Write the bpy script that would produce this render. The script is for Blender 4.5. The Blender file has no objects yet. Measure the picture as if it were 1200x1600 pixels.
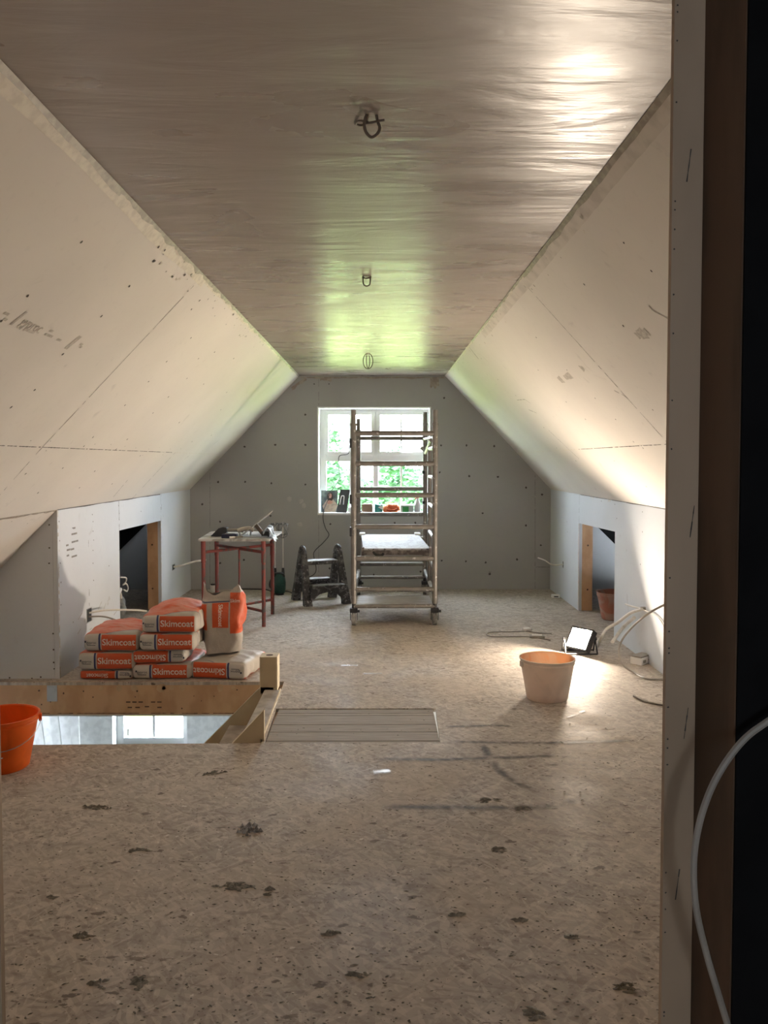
import bpy, bmesh, math, random
from mathutils import Vector, Matrix, noise, Euler
random.seed(7); noise.seed_set(7)
S = bpy.context.scene
COL = S.collection
V = Vector
# ------------------------------------------------------------------ camera
F, PX, HY, H = 1300.0, 600.0, 720.0, 1.42       # focal length in pixels, horizon row, eye height
PITCH = math.radians(2.25)
CY = HY + F*math.tan(PITCH)
YAW = math.atan(6/F)
cd = bpy.data.cameras.new('camera'); cam = bpy.data.objects.new('camera', cd); COL.objects.link(cam)
cd.sensor_fit = 'VERTICAL'; cd.sensor_height = 36; cd.lens = 36*F/1600
cd.shift_y = -(800-CY)/1600
cd.clip_start = .02; cd.clip_end = 400
cam.location = (0, 0, H); cam.rotation_euler = (math.pi/2-PITCH, 0, -YAW)
S.camera = cam
# ------------------------------------------------------------------ light and exposure
SKY, SUN, LAMP, EXPO = 49.0, 24.0, 960.0, 0.03
S.view_settings.view_transform = 'Standard'; S.view_settings.look = 'None'
S.view_settings.gamma = 1; S.view_settings.use_curve_mapping = False; S.view_settings.exposure = EXPO
S.cycles.use_denoising = True
S.cycles.max_bounces = 14; S.cycles.diffuse_bounces = 10; S.cycles.glossy_bounces = 6
S.cycles.transparent_max_bounces = 12; S.cycles.sample_clamp_indirect = 8
w = bpy.data.worlds.new('world'); S.world = w; w.use_nodes = True
w.node_tree.nodes['Background'].inputs[0].default_value = (.80, .90, 1.0, 1)
w.node_tree.nodes['Background'].inputs[1].default_value = SKY
sd = bpy.data.lights.new('sun', 'SUN'); sd.energy = SUN; sd.angle = .02; sd.color = (1, .95, .85)
sun = bpy.data.objects.new('sun', sd); COL.objects.link(sun); sun.location = (3, -8, 14)
sun.rotation_euler = V((.15, .75, -.62)).to_track_quat('-Z', 'Y').to_euler()   # high sun behind the house, onto the garden

# ------------------------------------------------------------------ pixel -> point on a known plane
def ray(px, py):
    u = (px-PX)/F; v = (py-CY)/F
    x = u; y = math.cos(PITCH)-v*math.sin(PITCH); z = -math.sin(PITCH)-v*math.cos(PITCH)
    c, s = math.cos(YAW), math.sin(YAW)
    return V((x*c+y*s, -x*s+y*c, z))
def G(px, py, z=0.0):
    r = ray(px, py); return V((0, 0, H)) + r*((z-H)/r.z)
def W(px, py, y):
    r = ray(px, py); return V((0, 0, H)) + r*(y/r.y)
def X(px, py, x):
    r = ray(px, py); return V((0, 0, H)) + r*(x/r.x)
def PL(px, py, p0, n):
    r = ray(px, py); o = V((0, 0, H)); return o + r*((p0-o).dot(n)/r.dot(n))

# ------------------------------------------------------------------ node expressions
class Ex:
    def __init__(s, nt, sock): s.nt, s.s = nt, sock
    def _m(s, op, *o):
        n = s.nt.nodes.new('ShaderNodeMath'); n.operation = op
        for i, q in enumerate((s,)+o):
            if isinstance(q, Ex): s.nt.links.new(q.s, n.inputs[i])
            else: n.inputs[i].default_value = q
        return Ex(s.nt, n.outputs[0])
    def __add__(s, o): return s._m('ADD', o)
    def __sub__(s, o): return s._m('SUBTRACT', o)
    def __mul__(s, o): return s._m('MULTIPLY', o)
    def gt(s, o): return s._m('GREATER_THAN', o)
    def lt(s, o): return s._m('LESS_THAN', o)
    def abs(s): return s._m('ABSOLUTE')
    def mx(s, o): return s._m('MAXIMUM', o)
    def mn(s, o): return s._m('MINIMUM', o)
    def ramp(s, a, b):
        n = s.nt.nodes.new('ShaderNodeMapRange'); s.nt.links.new(s.s, n.inputs[0])
        n.inputs[1].default_value = a; n.inputs[2].default_value = b; n.interpolation_type = 'SMOOTHSTEP'
        return Ex(s.nt, n.outputs[0])
class MB:
    def __init__(s, name, rough=.6, metal=0, spec=.5):
        s.m = bpy.data.materials.new(name); s.m.use_nodes = True; s.nt = s.m.node_tree
        s.b = s.nt.nodes['Principled BSDF']; s.tc = s.nt.nodes.new('ShaderNodeTexCoord')
        s.b.inputs['Roughness'].default_value = rough; s.b.inputs['Metallic'].default_value = metal
        s.b.inputs['Specular IOR Level'].default_value = spec
    def xyz(s):
        n = s.nt.nodes.new('ShaderNodeSeparateXYZ'); s.nt.links.new(s.tc.outputs['Object'], n.inputs[0])
        return [Ex(s.nt, n.outputs[i]) for i in range(3)]
    def nrm(s):
        n = s.nt.nodes.new('ShaderNodeSeparateXYZ'); s.nt.links.new(s.tc.outputs['Normal'], n.inputs[0])
        return [Ex(s.nt, n.outputs[i]) for i in range(3)]
    def _map(s, scale, rot=(0, 0, 0), loc=(0, 0, 0), src=None):
        r = s.nt.nodes.new('ShaderNodeMapping'); s.nt.links.new(src or s.tc.outputs['Object'], r.inputs[0]); r.inputs['Rotation'].default_value = rot
        n = s.nt.nodes.new('ShaderNodeMapping'); s.nt.links.new(r.outputs[0], n.inputs[0])
        n.inputs['Scale'].default_value = scale; n.inputs['Location'].default_value = loc
        return n.outputs[0]
    def noise(s, scale, det=4, stretch=(1, 1, 1), rot=(0, 0, 0), dist=0, loc=(0, 0, 0), rgh=.5):
        n = s.nt.nodes.new('ShaderNodeTexNoise'); s.nt.links.new(s._map(stretch, rot, loc), n.inputs['Vector'])
        n.inputs['Scale'].default_value = scale; n.inputs['Detail'].default_value = det; n.inputs['Distortion'].default_value = dist
        n.inputs['Roughness'].default_value = rgh
        return Ex(s.nt, n.outputs[0])
    def voro(s, scale, stretch=(1, 1, 1), rot=(0, 0, 0), loc=(0, 0, 0)):
        n = s.nt.nodes.new('ShaderNodeTexVoronoi'); s.nt.links.new(s._map(stretch, rot, loc), n.inputs['Vector'])
        n.inputs['Scale'].default_value = scale
        q = s.nt.nodes.new('ShaderNodeSeparateXYZ'); s.nt.links.new(n.outputs['Color'], q.inputs[0])
        return Ex(s.nt, q.outputs[0]), Ex(s.nt, n.outputs['Distance'])
    def mix(s, f, a, b):
        n = s.nt.nodes.new('ShaderNodeMix'); n.data_type = 'RGBA'
        for i, q in ((0, f), (6, a), (7, b)):
            if isinstance(q, Ex): s.nt.links.new(q.s, n.inputs[i])
            elif i == 0: n.inputs[0].default_value = q
            else: n.inputs[i].default_value = (*q, 1)
        return Ex(s.nt, n.outputs[2])
    def color(s, c):
        if isinstance(c, Ex): s.nt.links.new(c.s, s.b.inputs['Base Color'])
        else: s.b.inputs['Base Color'].default_value = (*c, 1)
    def rough(s, e): s.nt.links.new(e.s, s.b.inputs['Roughness'])
    def bump(s, e, strength=.3, dist=.01):
        n = s.nt.nodes.new('ShaderNodeBump'); s.nt.links.new(e.s, n.inputs['Height'])
        n.inputs['Strength'].default_value = strength; n.inputs['Distance'].default_value = dist
        s.nt.links.new(n.outputs[0], s.b.inputs['Normal'])
def plain(name, c, rough=.6, metal=0, c2=None, sc=12, lo=.4, hi=.65, bump=0, stretch=(1, 1, 1), spec=.5):
    m = MB(name, rough, metal, spec)
    if c2 is None: c2 = tuple(q*.85 for q in c)
    n = m.noise(sc, 5, stretch)
    m.color(m.mix(n.ramp(lo, hi), c, c2))
    if bump: m.bump(n, bump, .005)
    return m.m

# ------------------------------------------------------------------ materials
def board_mat(name, c):
    m = MB(name, .75, spec=.3)
    a = m.noise(1.3, 4); b = m.noise(26, 5); sm = m.noise(5, 6, dist=1.5)
    k = m.mix(a.ramp(.3, .7), c, tuple(q*.93 for q in c))
    k = m.mix(b.ramp(.55, .8)*.25, k, tuple(q*.8 for q in c))
    k = m.mix(sm.ramp(.66, .76)*.25, k, (.35, .33, .31))
    m.color(k); m.bump(b, .05, .002); return m.m
BOARD = board_mat('plasterboard', (.74, .695, .64))
KNEE = board_mat('plasterboard_cool_light', (.68, .71, .75))  # cool window light on the low walls tinted into the board colour
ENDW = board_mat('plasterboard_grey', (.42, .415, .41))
DARK = plain('dark_joint', (.10, .09, .08), .9)  # dark tone of board joints, cracks and screw marks
FILL = plain('joint_filler', (.72, .66, .56), .6, c2=(.60, .54, .46), sc=30)
FILLD = plain('wet_filler', (.30, .255, .21), .5, c2=(.42, .37, .31), sc=30)
STAMP = plain('grey_stamp_ink', (.42, .38, .33), .8, c2=(.56, .52, .46), sc=60)
STAMPD = plain('dark_stamp_ink', (.20, .19, .18), .8, c2=(.3, .29, .27), sc=60)
PAPER = plain('board_back_paper', (.56, .43, .31), .85, c2=(.46, .35, .25), sc=3, stretch=(1, 1, .4))
TIMBER = plain('timber', (.60, .38, .22), .7, c2=(.50, .30, .16), sc=9, stretch=(1, 6, .6))
TIMBERD = plain('dark_timber', (.13, .075, .045), .8, c2=(.08, .05, .03), sc=9, stretch=(1, 1, .3))
MEMBVOID = plain('membrane_and_void_black', (.012, .012, .013), .9, spec=.05)  # roof membrane; also stands in for the unlit void by the doorway
MDF = plain('mdf', (.50, .40, .25), .6, c2=(.45, .35, .22), sc=6)
MDFE = plain('mdf_edge', (.74, .64, .46), .7)
STEEL = plain('galvanised_steel', (.55, .57, .58), .45, .9, c2=(.4, .42, .43))
WHITE = plain('white_upvc', (.88, .88, .90), .3, c2=(.86, .86, .88))
WPAINT = plain('white_paint', (.80, .80, .80), .7)
CABLEW = plain('white_cable', (.75, .72, .66), .5)
CABLEG = plain('grey_cable', (.33, .31, .28), .5)
CABLEK = plain('black_cable', (.02, .02, .022), .5)
BLACKP = plain('black_plastic', (.025, .025, .027), .5)

# ceiling: fresh glossy plaster with trowel streaks running across the room
m = MB('wet_plaster', .3)
s4 = m.noise(30, 2, (.12, 1.5, 1)); s1 = m.noise(2.2, 5, (.55, 2.4, 1), dist=1.6); s2 = m.noise(6, 6, (.35, 2.2, 1), dist=.9)
s3 = m.noise(1.5, 3, (.6, 1.2, 1)); rg = m.noise(1.8, 4, (.6, 1.8, 1), dist=1.8)
k = m.mix(s1.ramp(.35, .7), (.33, .285, .245), (.35, .305, .265)); k = m.mix(s2.ramp(.55, .85)*.12, k, (.27, .23, .195))
m.color(k)
m.rough(rg.ramp(.2, .8)*.18+.22)
m.bump(s1*.5+s2*.10+s3*.8+s4*.05, .5, .022)
WETP = m.m

# floor: dusty oriented strand board
m = MB('dusty_osb', .62, spec=.35)
base = (.39, .34, .29)
k = m.mix(m.noise(1.1, 4).ramp(.3, .7), base, (.45, .40, .345))
for i, (rt, st) in enumerate((((0, 0, .3), (16, 60, 1)), ((0, 0, 1.4), (20, 66, 1)), ((0, 0, -.7), (15, 62, 1)), ((0, 0, .9), (18, 90, 1)))):
    v, d = m.voro(1.0, st, rt, (i*3.1, i*1.7, 0))
    k = m.mix(v.gt(.84)*.27, k, (.24, .19, .15)); k = m.mix(v.lt(.13)*.34, k, (.62, .55, .47))
sp6 = m.noise(9, 7, (1, 3.2, 1), (0, 0, .15), dist=.8); k = m.mix(sp6.ramp(.56, .70)*.55, k, (.20, .165, .135))
sp7 = m.noise(14, 6, (3, 1, 1), (0, 0, .5), loc=(5, 2, 0), dist=.6); k = m.mix(sp7.ramp(.58, .70)*.5, k, (.60, .54, .47))
dust = m.noise(2.2, 5, dist=.6)
k = m.mix(dust.ramp(.45, .7)*.55, k, (.50, .44, .375))
sp = m.noise(19, 4, (.8, 1.3, 1)); sp2 = m.noise(3.0, 3)
k = m.mix(sp.ramp(.63, .67)*(sp2.ramp(.38, .58))*.85, k, (.13, .10, .08))
sp3 = m.noise(55, 2); k = m.mix(sp3.ramp(.665, .70)*.8, k, (.12, .09, .07))
sp4 = m.noise(7, 5, dist=2.0); k = m.mix(sp4.ramp(.67, .72)*.6, k, (.16, .13, .10))
sp5 = m.noise(33, 2, loc=(4, 4, 4)); k = m.mix(sp5.ramp(.70, .73)*.6, k, (.8, .77, .7))
m.color(k); m.rough(dust.ramp(.3, .7)*.2+.62); m.bump(sp*.5+dust*.5+sp3*.4, .25, .006)
OSB = m.m
m = MB('grey_planks', .7, spec=.35)
g = m.noise(5, 7, (1.2, 22, 1), dist=.5)
m.color(m.mix(g.ramp(.3, .7), (.36, .31, .25), (.235, .20, .165))); m.bump(g, .2, .004)
PLANK = m.m
# thin floor marks with soft ragged edges (uv.y runs across, uv.x along)
def mark_mat(name, c, op, rough=.6):
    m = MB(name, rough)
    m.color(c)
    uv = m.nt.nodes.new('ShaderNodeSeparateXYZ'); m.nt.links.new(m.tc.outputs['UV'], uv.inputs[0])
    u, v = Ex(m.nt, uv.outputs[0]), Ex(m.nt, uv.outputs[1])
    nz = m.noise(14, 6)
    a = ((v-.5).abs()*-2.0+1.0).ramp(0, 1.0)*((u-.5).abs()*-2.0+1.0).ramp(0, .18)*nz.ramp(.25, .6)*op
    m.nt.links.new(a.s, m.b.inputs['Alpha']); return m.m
STREAK = mark_mat('grey_streak', (.10, .105, .105), .62)  # dark grey, partly see-through strips laid on the floor
SPLASH = mark_mat('splash_shine', (.8, .82, .86), 1.0, .15)  # wet splashes, their reflected shine painted in as white

# ------------------------------------------------------------------ mesh helpers
def link(name, bm, mats, parent=None, smooth=False, loc=None):
    me = bpy.data.meshes.new(name); bmesh.ops.recalc_face_normals(bm, faces=bm.faces); bm.to_mesh(me); bm.free()
    for q in (mats if isinstance(mats, (list, tuple)) else [mats]): me.materials.append(q)
    if smooth:
        for p in me.polygons: p.use_smooth = True
        try: me.set_sharp_from_angle(angle=math.radians(40))
        except Exception: pass
    o = bpy.data.objects.new(name, me); COL.objects.link(o)
    if parent: o.parent = parent
    if loc is not None: o.location = loc
    return o
def thing(name, label, cat, loc=(0, 0, 0), rz=0, group=None):
    o = bpy.data.objects.new(name, None); COL.objects.link(o); o.empty_display_size = .1
    o.location = loc; o.rotation_euler = (0, 0, rz); tag(o, label, cat, group); return o
def tag(o, label, cat, group=None, kind=None):
    o['label'] = label; o['category'] = cat
    if group: o['group'] = group
    if kind: o['kind'] = kind
    return o
def struct(o): o['kind'] = 'structure'; return o
def B(): return bmesh.new()
def box(bm, a, b, mi=0, M=None, bev=0):
    a, b = V(a), V(b); c = (a+b)/2; d = b-a
    r = bmesh.ops.create_cube(bm, size=1)
    vs = r['verts']
    bmesh.ops.scale(bm, vec=(abs(d.x), abs(d.y), abs(d.z)), verts=vs); bmesh.ops.translate(bm, vec=c, verts=vs)
    fs = set(f for v in vs for f in v.link_faces)
    if bev:
        es = list(set(e for v in vs for e in v.link_edges))
        rr = bmesh.ops.bevel(bm, geom=es, offset=bev, segments=2, affect='EDGES', profile=.5)
        fs = set(rr['faces']) | set(f for f in fs if f.is_valid); vs = list(set(v for f in fs for v in f.verts))
    if M is not None: bmesh.ops.transform(bm, matrix=M, verts=vs)
    for f in fs: f.material_index = mi
    return vs
def frame_of(d):
    d = d.normalized(); a = V((0, 0, 1)) if abs(d.z) < .9 else V((1, 0, 0))
    u = d.cross(a).normalized(); return u, u.cross(d)
def rod(bm, a, b, r, seg=10, r2=None, mi=0):
    a, b = V(a), V(b); u, v = frame_of(b-a); r2 = r if r2 is None else r2
    A = [bm.verts.new(a+(u*math.cos(t)+v*math.sin(t))*r) for t in [i*2*math.pi/seg for i in range(seg)]]
    C = [bm.verts.new(b+(u*math.cos(t)+v*math.sin(t))*r2) for t in [i*2*math.pi/seg for i in range(seg)]]
    for i in range(seg):
        f = bm.faces.new((A[i], A[(i+1) % seg], C[(i+1) % seg], C[i])); f.material_index = mi
    for q in (A[::-1], C): bm.faces.new(q).material_index = mi
def spline(pts, n=8):
    pts = [V(p) for p in pts]; P = [pts[0]*2-pts[1]]+pts+[pts[-1]*2-pts[-2]]; out = []
    for i in range(1, len(P)-2):
        for k in range(n):
            t = k/n; p0, p1, p2, p3 = P[i-1:i+3]
            out.append(.5*((2*p1)+(p2-p0)*t+(2*p0-5*p1+4*p2-p3)*t*t+(3*p1-p0-3*p2+p3)*t**3))
    return out+[pts[-1]]
def tube(bm, pts, r, seg=8, n=8, mi=0, closed=False):
    P = spline(pts, n) if n > 1 else [V(p) for p in pts]
    rings = []; u = None
    for i, p in enumerate(P):
        d = (P[min(i+1, len(P)-1)]-P[max(i-1, 0)]).normalized()
        if u is None: u, v = frame_of(d)
        u = (u-d*u.dot(d)).normalized(); v = d.cross(u)
        rings.append([bm.verts.new(p+(u*math.cos(t)+v*math.sin(t))*r) for t in [k*2*math.pi/seg for k in range(seg)]])
    for A, C in zip(rings, rings[1:]):
        for k in range(seg): bm.faces.new((A[k], A[(k+1) % seg], C[(k+1) % seg], C[k])).material_index = mi
    bm.faces.new(rings[0][::-1]).material_index = mi; bm.faces.new(rings[-1]).material_index = mi
def lathe(bm, prof, seg=40, c=(0, 0, 0), mi=0, cap=True):
    c = V(c); R = [[bm.verts.new(c+V((r*math.cos(t), r*math.sin(t), z))) for t in [k*2*math.pi/seg for k in range(seg)]] for r, z in prof]
    for A, C in zip(R, R[1:]):
        for k in range(seg): bm.faces.new((A[k], A[(k+1) % seg], C[(k+1) % seg], C[k])).material_index = mi
    if cap:
        bm.faces.new(R[0][::-1]).material_index = mi; bm.faces.new(R[-1]).material_index = mi
def poly(bm, pts, mi=0):
    f = bm.faces.new([bm.verts.new(V(p)) for p in pts]); f.material_index = mi; return f
def prism(bm, pts, off, mi=0):
    pts = [V(p) for p in pts]; off = V(off)
    A = [bm.verts.new(p) for p in pts]; C = [bm.verts.new(p+off) for p in pts]; n = len(A)
    bm.faces.new(A[::-1]).material_index = mi; bm.faces.new(C).material_index = mi
    for i in range(n): bm.faces.new((A[i], A[(i+1) % n], C[(i+1) % n], C[i])).material_index = mi
def plate(outer, holes, f, off, mi=0, bm=None):
    bm = bm or B(); es = []
    for loop in [outer]+holes:
        vs = [bm.verts.new(f(*p)) for p in loop]
        es += [bm.edges.new((vs[i], vs[(i+1) % len(vs)])) for i in range(len(vs))]
    r = bmesh.ops.triangle_fill(bm, use_beauty=True, use_dissolve=False, edges=es)
    fs = [q for q in r['geom'] if isinstance(q, bmesh.types.BMFace)]
    r = bmesh.ops.extrude_face_region(bm, geom=fs)
    bmesh.ops.translate(bm, vec=off, verts=[q for q in r['geom'] if isinstance(q, bmesh.types.BMVert)])
    for q in bm.faces: q.material_index = mi
    bmesh.ops.recalc_face_normals(bm, faces=bm.faces); return bm
def dot(bm, c, n, r, mi, e=.0012):
    u, v = frame_of(n); k = 7; ph = random.random()*6
    A = [V(c)+n*e+(u*math.cos(ph+i*2*math.pi/k)+v*math.sin(ph+i*2*math.pi/k))*r*random.uniform(.7, 1.2) for i in range(k)]
    poly(bm, A, mi)
def crack(bm, a, b, n, wd, mi, gap=0, jit=.5, e=.001, seg=None):
    a, b = V(a), V(b); L = (b-a).length; N = seg or max(4, int(L/.025)); d = (b-a)/N; s = n.cross(d.normalized()).normalized()
    for i in range(N):
        if random.random() < gap: continue
        p, q = a+d*i, a+d*(i+1); w0, w1 = [wd*random.uniform(1-jit, 1+jit) for _ in range(2)]
        poly(bm, [p+s*w0+n*e, q+s*w1+n*e, q-s*w1+n*e, p-s*w0+n*e], mi)
def ragged(bm, a, b, n, side, w0, w1, mi, e=.002, step=.04, freq=3.0, seed=0):
    """an irregular band of filler from line a-b reaching out towards side"""
    a, b = V(a), V(b); N = max(3, int((b-a).length/step)); prev = None
    for i in range(N+1):
        p = a.lerp(b, i/N); t = noise.noise(V((i*step*freq, seed, 0)))*.5+.5+random.uniform(-.12, .12)*(1 if step < .04 else .35)
        q = p+side*(w0+(w1-w0)*max(0, min(1, t)))
        cur = (bm.verts.new(p+n*e), bm.verts.new(q+n*e))
        if prev: bm.faces.new((prev[0], prev[1], cur[1], cur[0])).material_index = mi
        prev = cur
def text(name, s, size, mat, parent, M, ext=.0004, bold=.012, ax='CENTER'):
    cu = bpy.data.curves.new(name, 'FONT'); cu.body = s; cu.size = size; cu.extrude = ext; cu.offset = bold*size
    cu.align_x = ax; cu.align_y = 'CENTER'; cu.resolution_u = 3
    t = bpy.data.objects.new('tmp', cu); COL.objects.link(t)
    bpy.context.view_layer.update()
    me = bpy.data.meshes.new_from_object(t.evaluated_get(bpy.context.evaluated_depsgraph_get()))
    bpy.data.objects.remove(t); me.materials.clear(); me.materials.append(mat); me.name = name
    me.transform(M); o = bpy.data.objects.new(name, me); COL.objects.link(o); o.parent = parent; return o
def drape(o, body, d, gap=.0035):
    '''lay printed letters onto the wrinkled surface of body, looking along d'''
    from mathutils.bvhtree import BVHTree
    bvh = BVHTree.FromPolygons([v.co[:] for v in body.data.vertices], [p.vertices[:] for p in body.data.polygons]); d = V(d).normalized()
    for v in o.data.vertices:
        h = bvh.ray_cast(v.co-d*.5, d)[0]
        if h is not None: v.co = h-d*gap
def axes(o, x, y, z):
    return Matrix(((x[0], y[0], z[0], o[0]), (x[1], y[1], z[1], o[1]), (x[2], y[2], z[2], o[2]), (0, 0, 0, 1)))

# ================================================================== THE SETTING
L, R, YN, YE, ZC, ZK = -2.09, 1.88, 1.3125, 9.15, 2.35, 1.105
CL, CR, YR = -.88, .71, 5.385          # ceiling edges; start of the left knee wall
# ---- floor
hole = [(-3.0, 4.095), (-.60, 4.14), (-.618, 5.30), (-3.0, 5.30)]
patch = [(-.582, 4.142), (.303, 4.142), (.318, 4.722), (-.597, 4.722)]
bm = plate([(-3.35, -1.6), (3.0, -1.6), (3.0, YE+.1), (-3.35, YE+.1)], [hole, patch], lambda x, y: V((x, y, 0)), V((0, 0, -.02)))
up = V((0, 0, 1))
# sheet joints of the strand board
for a, b in ((( -3.1, 5.05, 0), (-.62, 5.05, 0)),): pass
for y in (7.15,): crack(bm, (-2.0, y, 0), (1.85, y, 0), up, .0015, 1, .45)
for a, b in (((1.18, 6.2, 0), (1.75, 4.3, 0)), ((-.6, 5.05, 0), (-.35, 5.05, 0)), ((.33, 4.74, 0), (1.3, 4.76, 0))):
    crack(bm, a, b, up, .0015, 1, .25)
floor = struct(link('floor', bm, [OSB, DARK]))
def floor_mark(pts, wd, mat, name, z=.0012):
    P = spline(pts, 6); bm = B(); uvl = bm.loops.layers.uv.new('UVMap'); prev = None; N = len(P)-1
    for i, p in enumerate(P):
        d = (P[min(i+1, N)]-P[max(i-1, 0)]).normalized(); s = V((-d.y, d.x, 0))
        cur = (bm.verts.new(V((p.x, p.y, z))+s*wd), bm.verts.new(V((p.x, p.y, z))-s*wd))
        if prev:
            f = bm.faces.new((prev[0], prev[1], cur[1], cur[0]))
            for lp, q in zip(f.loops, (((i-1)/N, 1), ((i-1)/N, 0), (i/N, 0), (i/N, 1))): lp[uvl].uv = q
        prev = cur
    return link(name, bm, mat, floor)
floor_mark([G(585, 1186), G(700, 1187), G(880, 1181)], .034, STREAK, 'floor_streak')
floor_mark([G(695, 1159), G(850, 1161), G(1000, 1157)], .032, STREAK, 'floor_streak')
floor_mark([G(695, 1136), G(760, 1134), G(800, 1135)], .028, STREAK, 'floor_streak')
floor_mark([G(582, 1261), G(720, 1262), G(840, 1261), G(905, 1251)], .038, STREAK, 'floor_streak')
floor_mark([G(752, 1160), G(775, 1198), G(805, 1222), G(850, 1241)], .034, STREAK, 'floor_streak')
floor_mark([G(582, 1206), G(611, 1205)], .034, SPLASH, 'splash_shine', .0016)
floor_mark([G(566, 1053), G(598, 1052)], .032, SPLASH, 'splash_shine', .0016)
floor_mark([G(532, 1040), G(560, 1040)], .02, SPLASH, 'splash_shine', .0016)
floor_mark([G(885, 1122), G(915, 1110)], .018, SPLASH, 'splash_shine', .0016)
# boards let into the floor in front of the stair head
bm = B(); ys = [4.145, 4.175, 4.315, 4.44, 4.60, 4.645, 4.72]
for a, b in zip(ys, ys[1:]): box(bm, (-.58, a+.003, -.024), (.302, b-.003, -.002-random.uniform(0, .002)), bev=.0015)
struct(link('floor_plank_patch', bm, PLANK, floor))
# ---- walls with their joints and screws
def slope(name, side, x0, z0, x1, z1, y0, y1, mat):
    nrm = V((-(z1-z0), 0, (x1-x0)))
    nrm = V((z0-z1, 0, x1-x0)).normalized()
    if (nrm.x > 0) != (side > 0): nrm = -nrm              # points into the room: +x for the left slope
    dn = V((x1-x0, 0, z1-z0)).normalized(); LN = V((x1-x0, 0, z1-z0)).length
    f = lambda s, y: V((x0, y, z0))+dn*s
    bm = plate([(0, y0), (LN, y0), (LN, y1), (0, y1)], [], f, -nrm*.05)
    return bm, nrm, dn, LN, f
# left slope
bm, n, dn, LN, f = slope('l', 1, CL, ZC, L, ZK, YN, YE+.1, BOARD)
p0 = V((CL, 0, ZC)); onL = lambda px, py: PL(px, py, p0, n)
crack(bm, f(1.2, YN), f(1.2, 6.9), n, .0022, 1, .12); crack(bm, f(1.2, 6.9), f(1.2, YE), n, .003, 2, .2)
crack(bm, f(0, 4.20), f(1.2, 4.24), n, .002, 1, .15); crack(bm, f(1.2, 4.24), f(LN, 4.30), n, .002, 1, .15)
crack(bm, f(1.2, 6.98), f(LN, 7.02), n, .0025, 1, .4); crack(bm, f(1.5, 6.35), f(LN, 6.42), n, .0025, 1, .5)
for px, py in ((78, 194), (127, 378), (202, 447), (43, 462), (158, 494), (98, 553), (2, 501), (54, 609), (299, 483), (335, 550), (17, 636),
               (298, 528), (292, 591), (260, 565), (263, 620), (232, 596), (239, 645), (195, 633), (199, 686), (145, 683), (131, 697), (98, 731),
               (148, 736), (124, 762), (181, 702), (219, 712), (175, 756), (59, 770), (310, 560), (318, 600), (40, 740), (354, 613), (365, 560), (345, 640), (280, 660), (300, 690), (330, 680)):
    dot(bm, onL(px, py), n, .0075, 1)
for y in [1.6+.3*i for i in range(25)]:
    for s, q in ((.04, .0), (1.165, .3), (1.235, .3)):
        if random.random() < .5: dot(bm, f(s+random.uniform(-.012, .012), y+random.uniform(-.05, .05)), n, .004, 1)
ragged(bm, f(0, YN), f(0, 4.3), n, dn, .04, .075, 2, .0022, seed=1, freq=1.2); ragged(bm, f(0, YN), f(0, 2.9), n, dn, .008, .035, 3, .0034, seed=5)
ragged(bm, f(0, 2.9), f(0, YE), n, dn, .0, .035, 3, .0034, seed=9, step=.03, freq=9); ragged(bm, f(0, 4.3), f(0, YE), n, dn, .01, .05, 2, .0022, seed=3)
for i in range(60):
    y = random.uniform(3.2, 6.5); dot(bm, f(random.uniform(.02, .12), y), n, random.uniform(.003, .009), random.choice((2, 3, 1)), .004)
sl = struct(link('wall_left_slope', bm, [BOARD, DARK, FILL, FILLD]))
# maker's stamps printed on the board (upside down)
def stamp(px, py, px2, py2, s, size, plane, mat, par, flip=False, nm='printed_stamp'):
    p, nn = plane; a = PL(px, py, p, nn); b = PL(px2, py2, p, nn); x = (b-a).normalized(); y = nn.cross(x)
    if flip: x, y = -x, -y
    return text(nm, s, size, mat, par, axes((a+b)/2+nn*.0015, x, y, nn), ext=.0001, bold=.004)
pl = (p0, n)
stamp(33, 500, 67, 516, 'gyproc', .066, pl, STAMP, sl); 
bm = B()
def slant(px, py, w_, h_, mi=0):
    c = onL(px, py); yy = V((0, 1, 0)); 
    poly(bm, [c+yy*(-w_-h_*.35)+dn*h_+n*.0014, c+yy*(w_-h_*.35)+dn*h_+n*.0014, c+yy*(w_+h_*.35)-dn*h_+n*.0014, c+yy*(-w_+h_*.35)-dn*h_+n*.0014], mi)
slant(29, 497, .008, .035); slant(114, 535, .016, .04)
for px, py, l_ in ((46, 517, .07), (80, 517, .03), (76, 524, .06), (92, 531, .035), (127, 538, .02), (126, 542, .018), (10, 490, .03), (8, 499, .02)):
    slant(px, py, l_*.6, .006)
link('printed_stamp', bm, STAMP, sl)
# left wall: lower slope beside the stairwell, and the panel facing the camera
k = (ZC-ZK)/(CL-L); xl0 = L-ZK/k
bm, n2, dn2, LN2, f2 = slope('l2', 1, L, ZK, xl0, 0, YN, YR+.05, BOARD)
ragged(bm, f2(0, YN), f2(0, YR), n2, dn2, .0, .03, 3, seed=4, step=.03, freq=8)
for i in range(14): dot(bm, f2(random.uniform(.04, .1), 1.6+.29*i), n2, .004, 1)
struct(link('wall_left_lower_slope', bm, [BOARD, DARK, FILL, FILLD]))
bm = B(); prism(bm, [(L-.032, YR, -.02), (L-.032, YR, ZK+.10), (L-.032-.05, YR, ZK+.09), (xl0-.25, YR, -.02)], (0, .05, 0))
for px, py in ((77, 820), (77, 856), (77, 880), (83, 990), (84, 1015), (84, 1035), (85, 1045), (64, 1058), (30, 1062), (50, 1060), (15, 1059)): dot(bm, W(px, py, YR), V((0, -1, 0)), .006, 1)
struct(link('wall_left_recess', bm, [KNEE, DARK]))
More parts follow.
